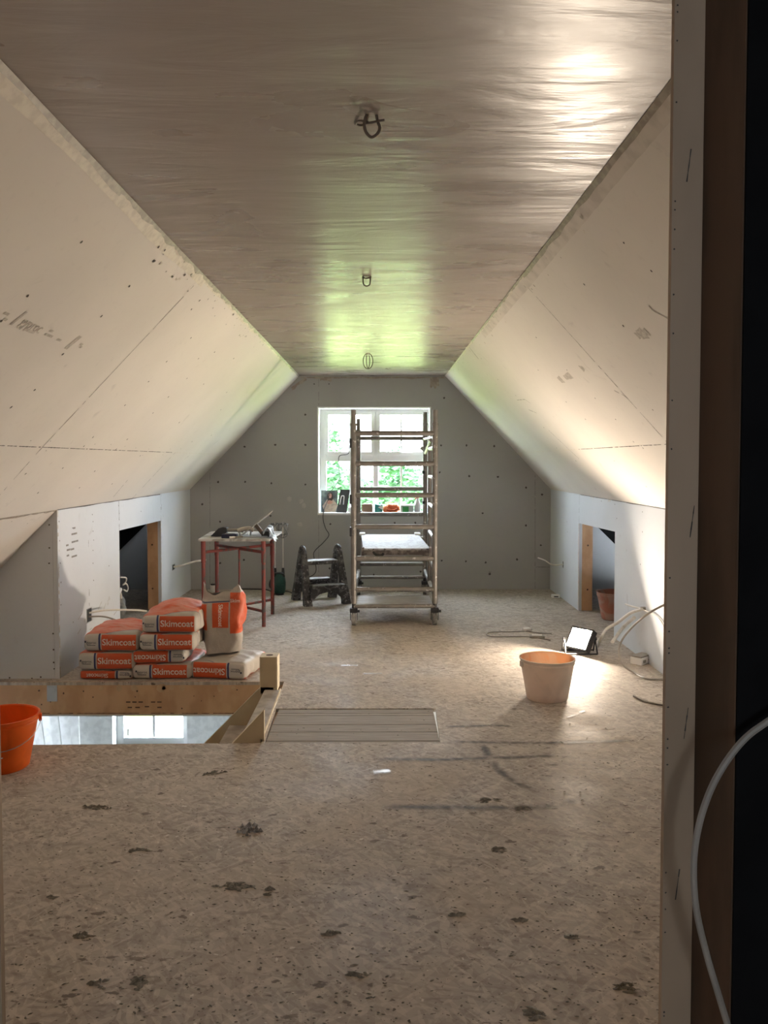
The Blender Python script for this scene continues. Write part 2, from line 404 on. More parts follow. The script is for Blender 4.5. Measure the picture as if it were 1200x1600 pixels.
# left knee wall
def knee(name, x, sgn, y0, openy, ztop, mat):
    o = [(y0, 0), (y0, ZK), (YE+.05, ZK), (YE+.05, 0), (openy[1], 0), (openy[1], ztop[1]), (openy[0], ztop[0]), (openy[0], 0)]
    return plate(o, [], lambda y, z: V((x, y, z)), V((-sgn*.03, 0, 0)))
bm = knee('l', L, 1, YR-.002, (6.655, 7.92), (.862, .85), KNEE); nx = V((1, 0, 0))
crack(bm, (L, 6.655, .862), (L, 6.655, ZK), nx, .0025, 1, .1); crack(bm, (L, 7.92, .85), (L, 7.92, ZK), nx, .002, 1, .3)
crack(bm, (L, 7.92, .0), (L, 7.92, .85), nx, .004, 4, .1); crack(bm, (L, 7.95, .55), (L, 7.95, ZK), nx, .0015, 1, .7)
ragged(bm, (L, YR, ZK), (L, 7.9, ZK), nx, V((0, 0, -1)), .0, .012, 1, step=.05, seed=2)
crack(bm, (L, YR+.008, 0), (L, YR+.008, ZK), nx, .006, 5, .5); crack(bm, (L, 5.95, .3), (L, 5.95, ZK), nx, .0022, 1, .75)
for px, py in ((144, 804), (145, 815), (145, 830), (146, 844), (145, 860), (145, 880), (146, 907), (185, 790), (186, 802), (186, 812), (186, 822), (220, 799),
               (251, 793), (92, 815), (93, 845), (94, 880), (95, 910), (95, 945), (170, 884), (113, 825), (116, 846), (114, 972)): dot(bm, X(px, py, L), nx, .006, 1)
for i in range(26):
    if i % 2: dot(bm, (L, YR+.012+random.uniform(0, .02), random.uniform(.05, 1.08)), nx, .003, 4)
    if i < 10: a = V((L, random.uniform(5.5, 6.5), random.uniform(.05, .35))); crack(bm, a, a+V((0, random.uniform(.05, .12), random.uniform(.0, .05))), nx, .004, 6, .2, seg=3)
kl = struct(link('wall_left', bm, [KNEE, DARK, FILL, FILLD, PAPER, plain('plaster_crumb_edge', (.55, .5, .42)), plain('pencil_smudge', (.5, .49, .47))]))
bm = B()
for px, py, l_ in ((116, 834, .05), (117, 846, .06), (113, 858, .03), (107, 859, .03), (105, 852, .02), (116, 869, .05), (106, 868, .02), (116, 825, .02)):
    c = X(px, py, L); box(bm, c+V((0, -l_, -.006)), c+V((.0012, l_, .006)))
link('printed_stamp', bm, STAMPD, kl)
# right slope and knee wall
bm, n, dn, LN, f = slope('r', -1, CR, ZC, R, ZK, YN, YE+.1, BOARD)
p0r = V((CR, 0, ZC)); onR = lambda px, py: PL(px, py, p0r, n); planeR = (p0r, n)
js = (V((CR, 0, ZC))-V((1.505, 0, 1.51))).length
crack(bm, f(js, YN), f(js, 6.3), n, .002, 1, .1); crack(bm, f(js, 6.3), f(js, YE), n, .0035, 2, .3)
crack(bm, f(0, 4.27), f(js, 4.33), n, .002, 1, .08)
a, b, c = onR(857, 672), onR(905, 717), onR(935, 755); crack(bm, a, b, n, .0025, 1, .05); crack(bm, b, c, n, .002, 2, .3)
crack(bm, onR(733, 542), onR(748, 561), n, .004, 1, .1)
for px, py in ((1000, 194), (914, 312), (975, 379), (1018, 423), (913, 444), (974, 509), (838, 527), (778, 593), (886, 578), (841, 578), (806, 618), (885, 628),
               (930, 622), (915, 655), (870, 700), (990, 690), (962, 655), (850, 668), (752, 560), (700, 610), (1020, 640), (1005, 700), (960, 720), (1010, 760), (900, 720)): dot(bm, onR(px, py), n, .006, 1)
ragged(bm, f(0, YN), f(0, 4.2), n, dn, .012, .03, 3, .0034, seed=15, freq=6); ragged(bm, f(0, YN), f(0, 6), n, dn, .05, .085, 4, .0016, seed=12, freq=1.2)
ragged(bm, f(0, 4.2), f(0, YE), n, dn, .0, .03, 2, .003, seed=11, step=.03, freq=9); ragged(bm, f(0, 3.2), f(0, 6.5), n, dn, .0, .022, 3, .0042, seed=19, step=.03, freq=9)
for i in range(50):
    y = random.uniform(3.0, 8.8); dot(bm, f(random.uniform(.01, .10), y), n, random.uniform(.003, .010), random.choice((2, 3, 3)), .005)
for pts in (((808, 625), (820, 624), (832, 632)), ((1008, 470), (1020, 485), (1043, 497)), ((960, 610), (975, 618), (980, 622)), ((826, 640), (838, 645))):
    for q, r_ in zip(pts, pts[1:]): crack(bm, onR(*q), onR(*r_), n, .004, 5, .2)
sr = struct(link('wall_right_slope', bm, [BOARD, DARK, FILL, FILLD, plain('dried_filler', (.66, .61, .55), .8), plain('pencil_mark', (.42, .38, .33))]))
for a in ((874, 594, 892, 586), (995, 525, 1012, 518), (908, 576, 925, 570)):
    p = PL(*a[:2], *planeR); q = PL(*a[2:], *planeR); bm = B(); crack(bm, p, q, n, .022, 0, .3, seg=4); link('printed_stamp', bm, STAMP, sr)
bm = knee('r', R, -1, YN, (6.635, 7.835), (.853, .83), KNEE); nx = V((-1, 0, 0))
crack(bm, (R, 7.835, .83), (R, 7.835, ZK), nx, .0022, 1, .1); ragged(bm, (R, YN, ZK), (R, 7.8, ZK), nx, V((0, 0, -1)), .0, .010, 1, step=.05, seed=22)
crack(bm, (R, 7.845, .0), (R, 7.845, .83), nx, .005, 2, .0)
for px, py in ((1004, 800), (1004, 831), (1001, 882), (961, 788), (887, 831), (886, 815), (964, 810), (940, 783)): dot(bm, X(px, py, R), nx, .006, 1)
for i in range(5): a = V((R, random.uniform(6.7, 7.7), ZK-.01)); dot(bm, a, nx, .012, 3)
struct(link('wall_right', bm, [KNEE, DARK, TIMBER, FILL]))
# timber linings of the two eaves openings
for nm, x, s, y in (('trim_1', L, -1, 7.92), ('trim_2', R, 1, 7.835)):
    bm = B(); x0 = x+s*.03
    box(bm, (x0, y, 0), (x0+s*.10, y+.045, .9)); y0 = 6.655 if s < 0 else 6.635
    box(bm, (x0, y0-.045, 0), (x0+s*.10, y0, .9)); box(bm, (x0, y0-.045, .87), (x0+s*.10, y+.045, .915))
    for z in (.2, .62): rod(bm, (x0+s*.055, y-.001, z), (x0+s*.055, y+.001, z), .009, 8, mi=1)
    struct(link(nm, bm, [TIMBER, TIMBERD]))
# end wall with its window opening
WX0, WX1, WZ0, WZ1 = -.677, .546, .846, 2.0
bm = plate([(-3.35, -.3), (3.0, -.3), (3.0, 2.6), (-3.35, 2.6)], [[(WX0, WZ0), (WX1, WZ0), (WX1, WZ1), (WX0, WZ1)]], lambda x, z: V((x, YE, z)), V((0, .012, 0)))
ny = V((0, -1, 0)); e = lambda px, py: W(px, py, YE)
crack(bm, e(328, 735), e(328, 921), ny, .0014, 1, .1); crack(bm, e(498, 590), e(498, 637), ny, .0012, 1, .15); crack(bm, e(498, 802), e(498, 905), ny, .0012, 1, .1)
crack(bm, e(836, 742), e(836, 920), ny, .0013, 1, .15); crack(bm, e(836, 886), e(859, 886), ny, .002, 1, .0)
for px, py in ((382, 698), (430, 695), (477, 695), (477, 648), (341, 753), (383, 753), (424, 755), (477, 757), (316, 788), (344, 815), (423, 806), (516, 819), (694, 622),
               (689, 696), (729, 696), (772, 697), (687, 738), (733, 744), (778, 745), (822, 762), (847, 773), (754, 802), (822, 821), (845, 852), (690, 876), (728, 877),
               (759, 879), (808, 874), (617, 817), (649, 817), (381, 875), (515, 888), (584, 898), (657, 893), (765, 897), (491, 600), (514, 600), (344, 880)):
    dot(bm, e(px, py), ny, .0125 if py > 620 else .009, 1)
for i in range(12): dot(bm, e(765+random.uniform(-2, 2), 893+random.uniform(0, 6)), ny, .004, 1)
ragged(bm, e(470, 589), e(694, 589), ny, V((0, 0, -1)), .003, .028, 2, step=.03, seed=31, freq=7)
ragged(bm, e(672, 589), e(686, 589), ny, V((0, 0, -1)), .06, .16, 2, step=.012, seed=33, freq=30, e=.003)
ragged(bm, e(500, 589), e(518, 589), ny, V((0, 0, -1)), .02, .07, 2, step=.02, seed=34, freq=20, e=.003)
ragged(bm, e(455, 605), e(478, 589), ny, V((.3, 0, -1)), .015, .05, 2, step=.02, seed=35, freq=20, e=.003)
for a in ((452, 780), (470, 783), (469, 819), (475, 790)):
    dot(bm, e(*a), ny, .03, 3, .0015)
we = struct(link('wall_end', bm, [ENDW, DARK, FILLD, plain('pale_smudge', (.5, .49, .47), .8)]))
# outer leaf of the end wall (blockwork), down to the lower room
bm = plate([(-5.5, -2.9), (3.0, -2.9), (3.0, 2.6), (-5.5, 2.6)], [[(WX0-.01, WZ0-.01), (WX1+.01, WZ0-.01), (WX1+.01, WZ1+.01), (WX0-.01, WZ1+.01)],
           [(-2.98, -1.80), (-2.15, -1.80), (-2.15, -.35), (-2.98, -.35)]], lambda x, z: V((x, YE+.012, z)), V((0, .26, 0)))
struct(link('wall_end_outer', bm, WPAINT))
# reveal lining
bm = B()
box(bm, (WX0-.012, YE-.002, WZ0-.0), (WX0, YE+.19, WZ1)); box(bm, (WX1, YE-.002, WZ0), (WX1+.012, YE+.19, WZ1))
box(bm, (WX0-.012, YE-.002, WZ1), (WX1+.012, YE+.19, WZ1+.012))
struct(link('trim_3', bm, WHITE))
bm = B(); box(bm, (WX0-.012, YE-.006, WZ0-.022), (WX1+.012, YE+.20, WZ0), bev=.002); sill = struct(link('trim_4', bm, WHITE))

# ---- ceiling
bm = plate([(CL-.02, YN), (CR+.02, YN), (CR+.02, YE+.1), (CL-.02, YE+.1)], [], lambda x, y: V((x, y, ZC)), V((0, 0, .05)))
for a, b in (((590, 198), (760, 205)), ((760, 205), (940, 213)), ((530, 470), (590, 448)), ((500, 425), (600, 424)), ((600, 424), (690, 422))):
    crack(bm, G(*a, ZC), G(*b, ZC), V((0, 0, -1)), .0012, 1, .35)
struct(link('ceiling', bm, [WETP, FILLD]))
# ---- roof behind the knee walls, and the dark hallway the photograph is taken from
bm = B(); prism(bm, [(L-.03, YR+.03, ZK+.06), (L-.03, YE+.01, ZK+.06), (xl0-.17, YE+.01, -.02), (xl0-.17, YR+.03, -.02)], (-.05, 0, .05)); struct(link('wall_left_roof', bm, MEMBVOID))
bm = B(); prism(bm, [(R+.03, YN, ZK+.06), (R+.03, YE+.01, ZK+.06), (R+1.25, YE+.01, -.02), (R+1.25, YN, -.02)], (.05, 0, .05)); struct(link('wall_right_roof', bm, MEMBVOID))
bm = B(); prism(bm, [(R, YN, -.02), (R+1.4, YN, -.02), (R, YN, ZK+.3)], (0, -.01, 0)); struct(link('wall_right_roof_end', bm, MEMBVOID))
HALL = plain('dark_hall_wall', (.42, .37, .33), .9)
bm = plate([(-1.3, -.02), (1.35, -.02), (1.35, 2.42), (-1.3, 2.42)], [[(-.2, 1.35), (.1, 1.35), (.1, 1.65), (-.2, 1.65)]], lambda x, z: V((x, -1.6, z)), V((0, -.05, 0))); struct(link('wall_hall_back', bm, HALL))  # unseen opening added behind the camera to light the doorway board
bm = B(); box(bm, (-1.35, -1.65, 0), (-1.3, 1.2, 2.4)); struct(link('wall_hall_left', bm, HALL))
bm = B(); box(bm, (1.3, -1.65, 0), (1.35, 1.2, 2.4)); struct(link('wall_hall_right', bm, HALL))
bm = B(); box(bm, (-3.35, -1.65, 2.4), (3.0, YN+.0, 2.45)); struct(link('ceiling_hall', bm, HALL))
# stud partition with the doorway: board, stud and black sheet beyond, darkened in colour for the unlit void
JX0, JX1 = -.605, .451
for nm, xa, xb, sx in (('wall_door_right', JX1, 3.0, 1), ('wall_door_left', JX0, -3.35, -1)):
    bm = B(); box(bm, (min(xa, xb), 1.3, 0), (max(xa, xb), YN, 2.45), 0)
    for i in range(40):
        z = random.uniform(.05, 2.3); c = V((xa, 1.3-.0005, z)); 
        if random.random() < .6: dot(bm, c+V((sx*.004, 0, 0)), V((0, -1, 0)), .0016, 1)
    for z, dx in ((.98, .03), (1.85, .022), (.72, .02), (1.3, .035)): crack(bm, V((xa+sx*dx, 1.3, z)), V((xa+sx*(dx+.006), 1.3, z+.05)), V((0, -1, 0)), .0008, 1, .1, seg=4)
    wd = struct(link(nm, bm, [PAPER, DARK]))
    bm = B(); x0 = xa+sx*(.047 if sx > 0 else .12)
    box(bm, (min(x0, x0+sx*.045), 1.155, 0), (max(x0, x0+sx*.045), 1.2995, 2.4), bev=.001); struct(link('door_stud', bm, TIMBERD, wd))
    bm = B(); x0 = xa+sx*(.092 if sx > 0 else .165); x1 = sx*1.3
    box(bm, (min(x0, x1)-(.043 if sx > 0 else 0), 1.150, 0), (max(x0, x1)+(.043 if sx < 0 else 0), 1.1545, 2.4))
    struct(link('void_sheet', bm, MEMBVOID, wd))
# ---- stairwell edge beam and lower room
bm = B(); box(bm, (-5.4, 5.30, -.21), (-.4, 5.345, -.02)); 
crack(bm, (-5.0, 5.30, -.198), (-.6, 5.30, -.204), V((0, -1, 0)), .002, 1, .2)
for i in range(16): dot(bm, V((random.uniform(-2.4, -.8), 5.30, random.uniform(-.18, -.05))), V((0, -1, 0)), random.uniform(.003, .008), 1)
for i in range(9):
    x = random.uniform(-2.0, -.9); dot(bm, V((x, 5.30, -.04)), V((0, -1, 0)), random.uniform(.012, .03), 2, .0015)
for i, (x, z) in enumerate(((-1.62, -.13), (-1.58, -.13), (-1.54, -.13), (-1.46, -.13), (-1.42, -.13), (-1.61, -.165), (-1.56, -.165), (-1.5, -.16), (-1.42, -.165))):
    box(bm, (x-.014, 5.2988, z-.004), (x+.014, 5.30, z+.004), 1)
beam = struct(link('trim_5', bm, [TIMBER, TIMBERD, plain('pale_scrape', (.60, .42, .25), .8)]))
bm = B(); box(bm, (-2.14, 5.297, -.125), (-2.075, 5.30, -.021)); struct(link('joist_hanger', bm, STEEL, beam))
bm = B(); prism(bm, [(-3.2, 5.30, -.0205), (-3.2, 5.306, .0012), (-.62, 5.306, .0012), (-.62, 5.30, -.0205)][::1], (0, .001, 0)); struct(link('floor_edge', bm, TIMBER, floor))
bm = B(); box(bm, (-3.2, 4.04, -.24), (-.62, 4.085, -.021)); box(bm, (-.60, 4.12, -.24), (-.582, 5.34, -.021)); struct(link('trim_6', bm, TIMBER))
bm = plate([(-5.5, 2.0), (1.0, 2.0), (1.0, YE+.05), (-5.5, YE+.05)], [[(-3.0, 4.0), (-.5, 4.0), (-.5, 5.36), (-3.0, 5.36)]], lambda x, y: V((x, y, -.24)), V((0, 0, .03)))
struct(link('ceiling_lower_room', bm, WPAINT))
bm = B(); box(bm, (-5.5, 2.0, -2.75), (1.0, YE+.05, -2.7)); struct(link('floor_lower_room', bm, plain('pale_floor', (.6, .6, .6), .5)))
bm = B(); box(bm, (1.0, 2.0, -2.7), (1.05, YE+.05, -.2)); struct(link('wall_lower_right', bm, WPAINT))
bm = B(); box(bm, (-5.5, 2.0, -2.7), (1.0, 2.05, -.2)); struct(link('wall_lower_front', bm, WPAINT))
bm = plate([(2.0, -2.75), (YE+.05, -2.75), (YE+.05, -.0), (2.0, -.0)], [[(8.0, -1.7), (8.7, -1.7), (8.7, -.7), (8.0, -.7)]], lambda y, z: V((-5.5, y, z)), V((-.2, 0, 0)))  # unseen side opening added to brighten the lower room
struct(link('wall_lower_left', bm, WPAINT))
bm = B(); box(bm, (-5.7, 1.9, -.02), (-3.34, 5.6, .0)); box(bm, (-5.7, 1.9, -.02), (-3.3, YE+.2, .0)); struct(link('floor_lower_roof', bm, WPAINT))

# ================================================================== WINDOWS
m = MB('window_glass', 0); nt = m.nt; tr = nt.nodes.new('ShaderNodeBsdfTransparent'); gl = nt.nodes.new('ShaderNodeBsdfGlossy'); gl.inputs['Roughness'].default_value = .02
mx = nt.nodes.new('ShaderNodeMixShader'); mx.inputs[0].default_value = .07; nt.links.new(tr.outputs[0], mx.inputs[1]); nt.links.new(gl.outputs[0], mx.inputs[2])
nt.links.new(mx.outputs[0], nt.nodes['Material Output'].inputs[0]); GLASS = m.m
YF = YE+.19                               # window frame plane
def wz(py): return W(600, py, YF).z
def wx(px): return W(px, 720, YF).x
fr = B(); x0, x1, z0, z1 = WX0, WX1, WZ0, WZ1
def fb(bm, xa, xb, za, zb, ya=YF, yb=YF+.06, bev=.003): box(bm, (xa, ya, za), (xb, yb, zb), bev=bev)
gx = [wx(510), wx(583), wx(591), wx(661)]; zt, zb_ = wz(708), wz(721)
fb(fr, x0, gx[0], z0, z1); fb(fr, gx[3], x1, z0, z1); fb(fr, gx[0], gx[3], z0, wz(799)); fb(fr, gx[0], gx[3], wz(646), z1); fb(fr, gx[0], gx[1], zb_, zt); fb(fr, gx[2], gx[3], zb_, zt); fb(fr, gx[1], gx[2], wz(799), wz(646))
win = struct(link('window_1', fr, WHITE))
for a, b in ((508, 585.5), (588.5, 665)):
    sb = B(); xa, xb, za, zb2 = wx(a), wx(b), wz(711), wz(643); t = .038
    for q in ((xa, xa+t, za, zb2), (xb-t, xb, za, zb2), (xa+t, xb-t, za, za+t), (xa+t, xb-t, zb2-t, zb2)): fb(sb, *q, YF-.018, YF+.03)
    mid = wx(547 if a == 508 else 627); fb(sb, mid-.011, mid+.011, za+t, zb2-t, YF+.028, YF+.036, 0)
    sash = struct(link('window_sash', sb, WHITE, win)); bm = B(); box(bm, (xa+t, YF+.03, za+t), (xb-t, YF+.034, zb2-t)); struct(link('window_pane', bm, GLASS, sash))
    if a == 588.5:
        hb = B(); c = V((mid+.01, YF-.03, za+.02)); box(hb, c+V((-.02, 0, -.012)), c+V((.02, .014, .012)), bev=.003); box(hb, c+V((0, -.016, -.006)), c+V((.11, 0, .008)), bev=.004); struct(link('window_handle', hb, WHITE, sash))
for xa, xb, mid in ((gx[0], gx[1], None), (gx[2], gx[3], wx(627))):
    bm = B(); box(bm, (xa, YF+.03, wz(799)), (xb, YF+.034, zb_)); pn = struct(link('window_pane', bm, GLASS, win))
    mid = mid or wx(547); bm = B(); fb(bm, mid-.011, mid+.011, wz(799), zb_, YF+.024, YF+.042, 0); struct(link('glazing_bar', bm, WHITE, win))
# lower room window
bm = B(); lx0, lx1, lz0, lz1 = -2.98, -2.15, -1.80, -.35; ya = YE+.16
for q in ((lx0, lx0+.08, lz0, lz1), (lx1-.08, lx1, lz0, lz1), (lx0+.08, lx1-.08, lz0, lz0+.09), (lx0+.08, lx1-.08, lz1-.09, lz1)): fb(bm, *q, ya, ya+.06)
fb(bm, (lx0+lx1)/2-.014, (lx0+lx1)/2+.014, lz0+.09, lz1-.09, ya+.02, ya+.04, 0)
w2 = struct(link('window_2', bm, WHITE)); bm = B(); box(bm, (lx0+.08, ya+.028, lz0+.09), (lx1-.08, ya+.032, lz1-.09)); struct(link('window_pane', bm, GLASS, w2))
bm = B(); box(bm, (lx0-.03, YE-.03, lz0-.03), (lx1+.03, YE+.17, lz0)); struct(link('trim_7', bm, WHITE))
for nm, c, sx, sy, nrm in (('window_portal', ((x0+x1)/2, YF+.30, (z0+z1)/2), x1-x0, z1-z0, (0, -1, 0)), ('lower_portal', (-5.75, 8.35, -1.2), .75, 1.0, (1, 0, 0)), ('hall_portal', (-.05, -1.7, 1.5), .31, .31, (0, 1, 0))):
    ld = bpy.data.lights.new(nm, 'AREA'); ld.shape = 'RECTANGLE'; ld.size = sx; ld.size_y = sy; ld.cycles.is_portal = True
    lo = bpy.data.objects.new(nm, ld); COL.objects.link(lo); lo.location = c; lo.rotation_euler = V(nrm).to_track_quat('-Z', 'Z').to_euler()

# ================================================================== OUTSIDE
GRASS = MB('garden_grass', .9, spec=.1); q = GRASS.noise(.6, 5); q2 = GRASS.noise(9, 4)
GRASS.color(GRASS.mix(q.ramp(.35, .65), GRASS.mix(q2, (.15, .21, .05), (.21, .27, .08)), (.26, .32, .12))); GRASS = GRASS.m
bm = B(); box(bm, (-60, 12.63, -3.2), (60, 120, -2.525)); tag(link('lawn', bm, GRASS), 'bright green lawn seen outside beyond the windows', 'lawn', kind='stuff')
bm = B(); box(bm, (-60, 9.45, -3.3), (60, 12.6, -2.78)); struct(link('ground', bm, plain('pale_gravel', (.48, .47, .45), .9, c2=(.3, .3, .29), sc=8)))
bm = B()
for i in range(9):
    for j in range(2): box(bm, (-6.5+i*.9+(j*.4), 12.42, -2.78+j*.15), (-5.63+i*.9+j*.4, 12.62, -2.64+j*.15), bev=.02)
tag(link('stone_wall', bm, plain('grey_stone', (.40, .40, .38), .9, sc=4)), 'low grey stone wall below the grass outside the lower window', 'wall')
LEAF = MB('leaves', .6, spec=.2); q = LEAF.noise(1.2, 3); LEAF.color(LEAF.mix(q.ramp(.3, .7), (.03, .09, .035), (.06, .15, .06))); LEAF.b.inputs['Subsurface Weight'].default_value = 0; LEAF = LEAF.m
BARK = plain('bark', (.16, .11, .07), .9)
def tree(x, y, h, r, label, nleaf):
    t = thing('tree', label, 'tree', (x, y, -2.52), group='garden trees beyond the window')
    b = B(); rod(b, (0, 0, 0), (.1, 0, h*.6), .16, 9, .07)
    for k in range(5): a = k*1.3; rod(b, (.06, 0, h*(.35+.05*k)), (math.cos(a)*r*.6, math.sin(a)*r*.6, h*(.6+.06*k)), .05, 6, .02)
    link('trunk', b, BARK, t); b = B()
    cs = [V((random.gauss(0, r*.45), random.gauss(0, r*.45), h*.62+max(-h*.3, random.gauss(0, h*.16)))) for _ in range(12)]
    for i in range(nleaf):
        c = random.choice(cs); d = V((random.gauss(0, 1), random.gauss(0, 1), random.gauss(0, 1))).normalized()*r*.42*random.random()**.35
        p = c+d; p.z = max(p.z, .45); u, v = frame_of(V((random.gauss(0, 1), random.gauss(0, 1), random.gauss(0, 1)))); s_ = random.uniform(.09, .16)
        poly(b, [p-u*s_, p-v*s_*.5, p+u*s_, p+v*s_*.5])
    link('crown', b, LEAF, t)
tree(-1.95, 25, 4.9, 1.5, 'leafy green tree outside, left behind the left window casement', 4200)
tree(.1, 30, 3.6, 1.6, 'rounded green bush outside behind the middle of the window', 3600)
tree(1.15, 26, 4.0, 1.2, 'smaller green tree outside behind the right window casement', 3400)
tree(-3.8, 32, 5.4, 2.0, 'broad green tree outside, farthest left beyond the window', 3600)
b = B()
for i in range(9000):
    p = V((random.uniform(-6, 6), 36+random.gauss(0, .5), -2.3+random.random()**.7*(2.2+.5*math.sin(i)*.2))); u, v = frame_of(V((random.gauss(0, 1), random.gauss(0, 1), random.gauss(0, 1)))); s_ = random.uniform(.12, .2)
    poly(b, [p-u*s_, p-v*s_*.5, p+u*s_, p+v*s_*.5])
tag(link('hedge', b, LEAF), 'long green hedge at the back of the garden', 'hedge')
#@@OBJECTS
# ================================================================== WORK LIGHT
LP = V((1.475, 6.10, 0))
t = thing('work_light', 'glaring floodlight standing on the floor behind the cream bucket', 'work light', LP, 0)
nrm = V((-.68, -.52, .52)).normalized()
Mx = nrm.to_track_quat('Z', 'Y').to_matrix().to_4x4(); Mx.translation = V((0, 0, .105))
b = B(); box(b, (-.10, -.085, -.045), (.10, .085, .0), M=Mx, bev=.008)
for i in range(7): box(b, (-.085+i*.026, -.07, -.065), (-.078+i*.026, .07, -.045), M=Mx)
link('housing', b, BLACKP, t)
b = B()
for xa, xb, ya, yb in ((-.10, -.088, -.085, .085), (.088, .10, -.085, .085), (-.088, .088, -.085, -.073), (-.088, .088, .073, .085)): box(b, (xa, ya, 0), (xb, yb, .010), M=Mx)
link('bezel', b, BLACKP, t)
em = MB('lamp_led', .5); em.color((1, 1, 1)); em.b.inputs['Emission Color'].default_value = (1, .84, .67, 1); em.b.inputs['Emission Strength'].default_value = LAMP
b = B(); box(b, (-.087, -.072, .0005), (.087, .072, .005), M=Mx); link('led_panel', b, em.m, t)
b = B(); tube(b, [(-.115, 0, .105), (-.115, -.05, .006), (-.115, -.07, .006)], .006, n=1); tube(b, [(.115, 0, .105), (.115, .05, .006), (.115, .07, .006)], .006, n=1)
tube(b, [(-.115, -.07, .006), (.115, -.07, .006)], .006, n=1); tube(b, [(-.115, .07, .006), (.115, .07, .006)], .006, n=1); tube(b, [(-.115, 0, .105), (-.115, .07, .006)], .006, n=1); tube(b, [(.115, 0, .105), (.115, -.07, .006)], .006, n=1)
link('stand', b, BLACKP, t)
for s_ in (-1, 1): b = B(); rod(b, (s_*.125, 0, .105), (s_*.108, 0, .105), .014); link('knob', b, BLACKP, t)

# ================================================================== BUCKETS
def plastic(name, c, trans=.35, rough=.4, dirt=None):
    m = MB(name, rough); n = m.noise(7, 6, dist=1); k = m.mix(n.ramp(.35, .75), c, tuple(q*.85 for q in c))
    if dirt: k = m.mix(n.ramp(.45, .6)*.8, k, dirt)
    m.color(k); tl = m.nt.nodes.new('ShaderNodeBsdfTranslucent'); m.nt.links.new(k.s, tl.inputs[0])
    mx = m.nt.nodes.new('ShaderNodeMixShader'); mx.inputs[0].default_value = trans
    m.nt.links.new(m.b.outputs[0], mx.inputs[1]); m.nt.links.new(tl.outputs[0], mx.inputs[2]); m.nt.links.new(mx.outputs[0], m.nt.nodes['Material Output'].inputs[0]); return m.m
ORANGE = plastic('orange_plastic', (.88, .19, .02), .35)
ORANGEI = plastic('orange_lining', (.88, .50, .28), .5, dirt=(.85, .6, .42))
CREAM = plastic('plaster_coat_with_glare', (.84, .80, .73), .22, .7)  # plaster coat made paler: veiling lamp glare put into the colour
PINK = plastic('faded_pink_plastic', (.42, .17, .12), .15, .6, dirt=(.42, .3, .25))
def bucket(loc, label, outer, inner, rz=0, h=.245, r0=.122, r1=.162, handle=True, decal=True):
    t = thing('bucket', label, 'bucket', loc, rz)
    b = B()
    prof = [(.001, 0), (r0-.006, 0), (r0, .006)]+[(r0+(r1-r0)*k/6, .006+(h-.03-.006)*k/6) for k in range(1, 7)]
    prof += [(r1+.004, h-.03), (r1+.004, h-.022), (r1+.001, h-.02), (r1+.002, h-.006), (r1+.009, h-.006), (r1+.010, h), (r1+.002, h+.001)]
    lathe(b, prof, 56, cap=False)
    n0 = len(b.faces)
    lathe(b, [(r1+.002, h+.001), (r1-.003, h-.004), (r1-.004, h-.02)]+[(r1-.004-(r1-r0)*k/6, h-.02-(h-.024)*k/6) for k in range(1, 7)]+[(.001, .004)], 56, cap=False, mi=1)
    bmesh.ops.remove_doubles(b, verts=b.verts, dist=.0002)
    link('pail', b, [outer, inner], t, smooth=True)
    for s_ in (-1, 1): b = B(); box(b, (s_*(r1+.002), -.014, h-.045), (s_*(r1+.016), .014, h-.012), bev=.003); link('handle_lug', b, outer, t)
    if handle:
        b = B(); rr = r1+.012
        tube(b, [(rr*math.cos(a), -(rr+.01)*math.sin(a)*math.cos(.62), h-.028-rr*math.sin(a)*math.sin(.62)) for a in [math.pi*k/16 for k in range(17)]], .0022, 6, 1)
        link('wire_handle', b, STEEL, t)
    if decal:
        b = B(); a0 = -1.65
        for i in range(2): 
            a = a0+i*.12; p = V((math.cos(a), math.sin(a), 0))*(r0+(r1-r0)*.34+.0015)+V((0, 0, .085)); q = V((-math.sin(a), math.cos(a), 0))
            poly(b, [p-q*.012, p+q*.012-V((0, 0, .004)), p+q*.012+V((0, 0, .016)), p-q*.012+V((0, 0, .02))])
        link('sticker', b, WHITE, t)
    return t
bucket(G(2, 1198)+V((.0, .0, 0)), 'bright orange bucket beside the stair opening at the far left edge', ORANGE, ORANGE, rz=.35)
bucket(V((1.0, 4.93, 0)), 'plaster-coated bucket with orange inside, lamp glare coloured into its cream outside, standing on open floor before the lamp', CREAM, ORANGEI, rz=.25, handle=False, decal=False, r1=.158)
bucket(V((2.115, 7.42, 0)), 'dusty pink bucket inside the dark eaves opening on the right', PINK, PINK, rz=1.2, decal=False)

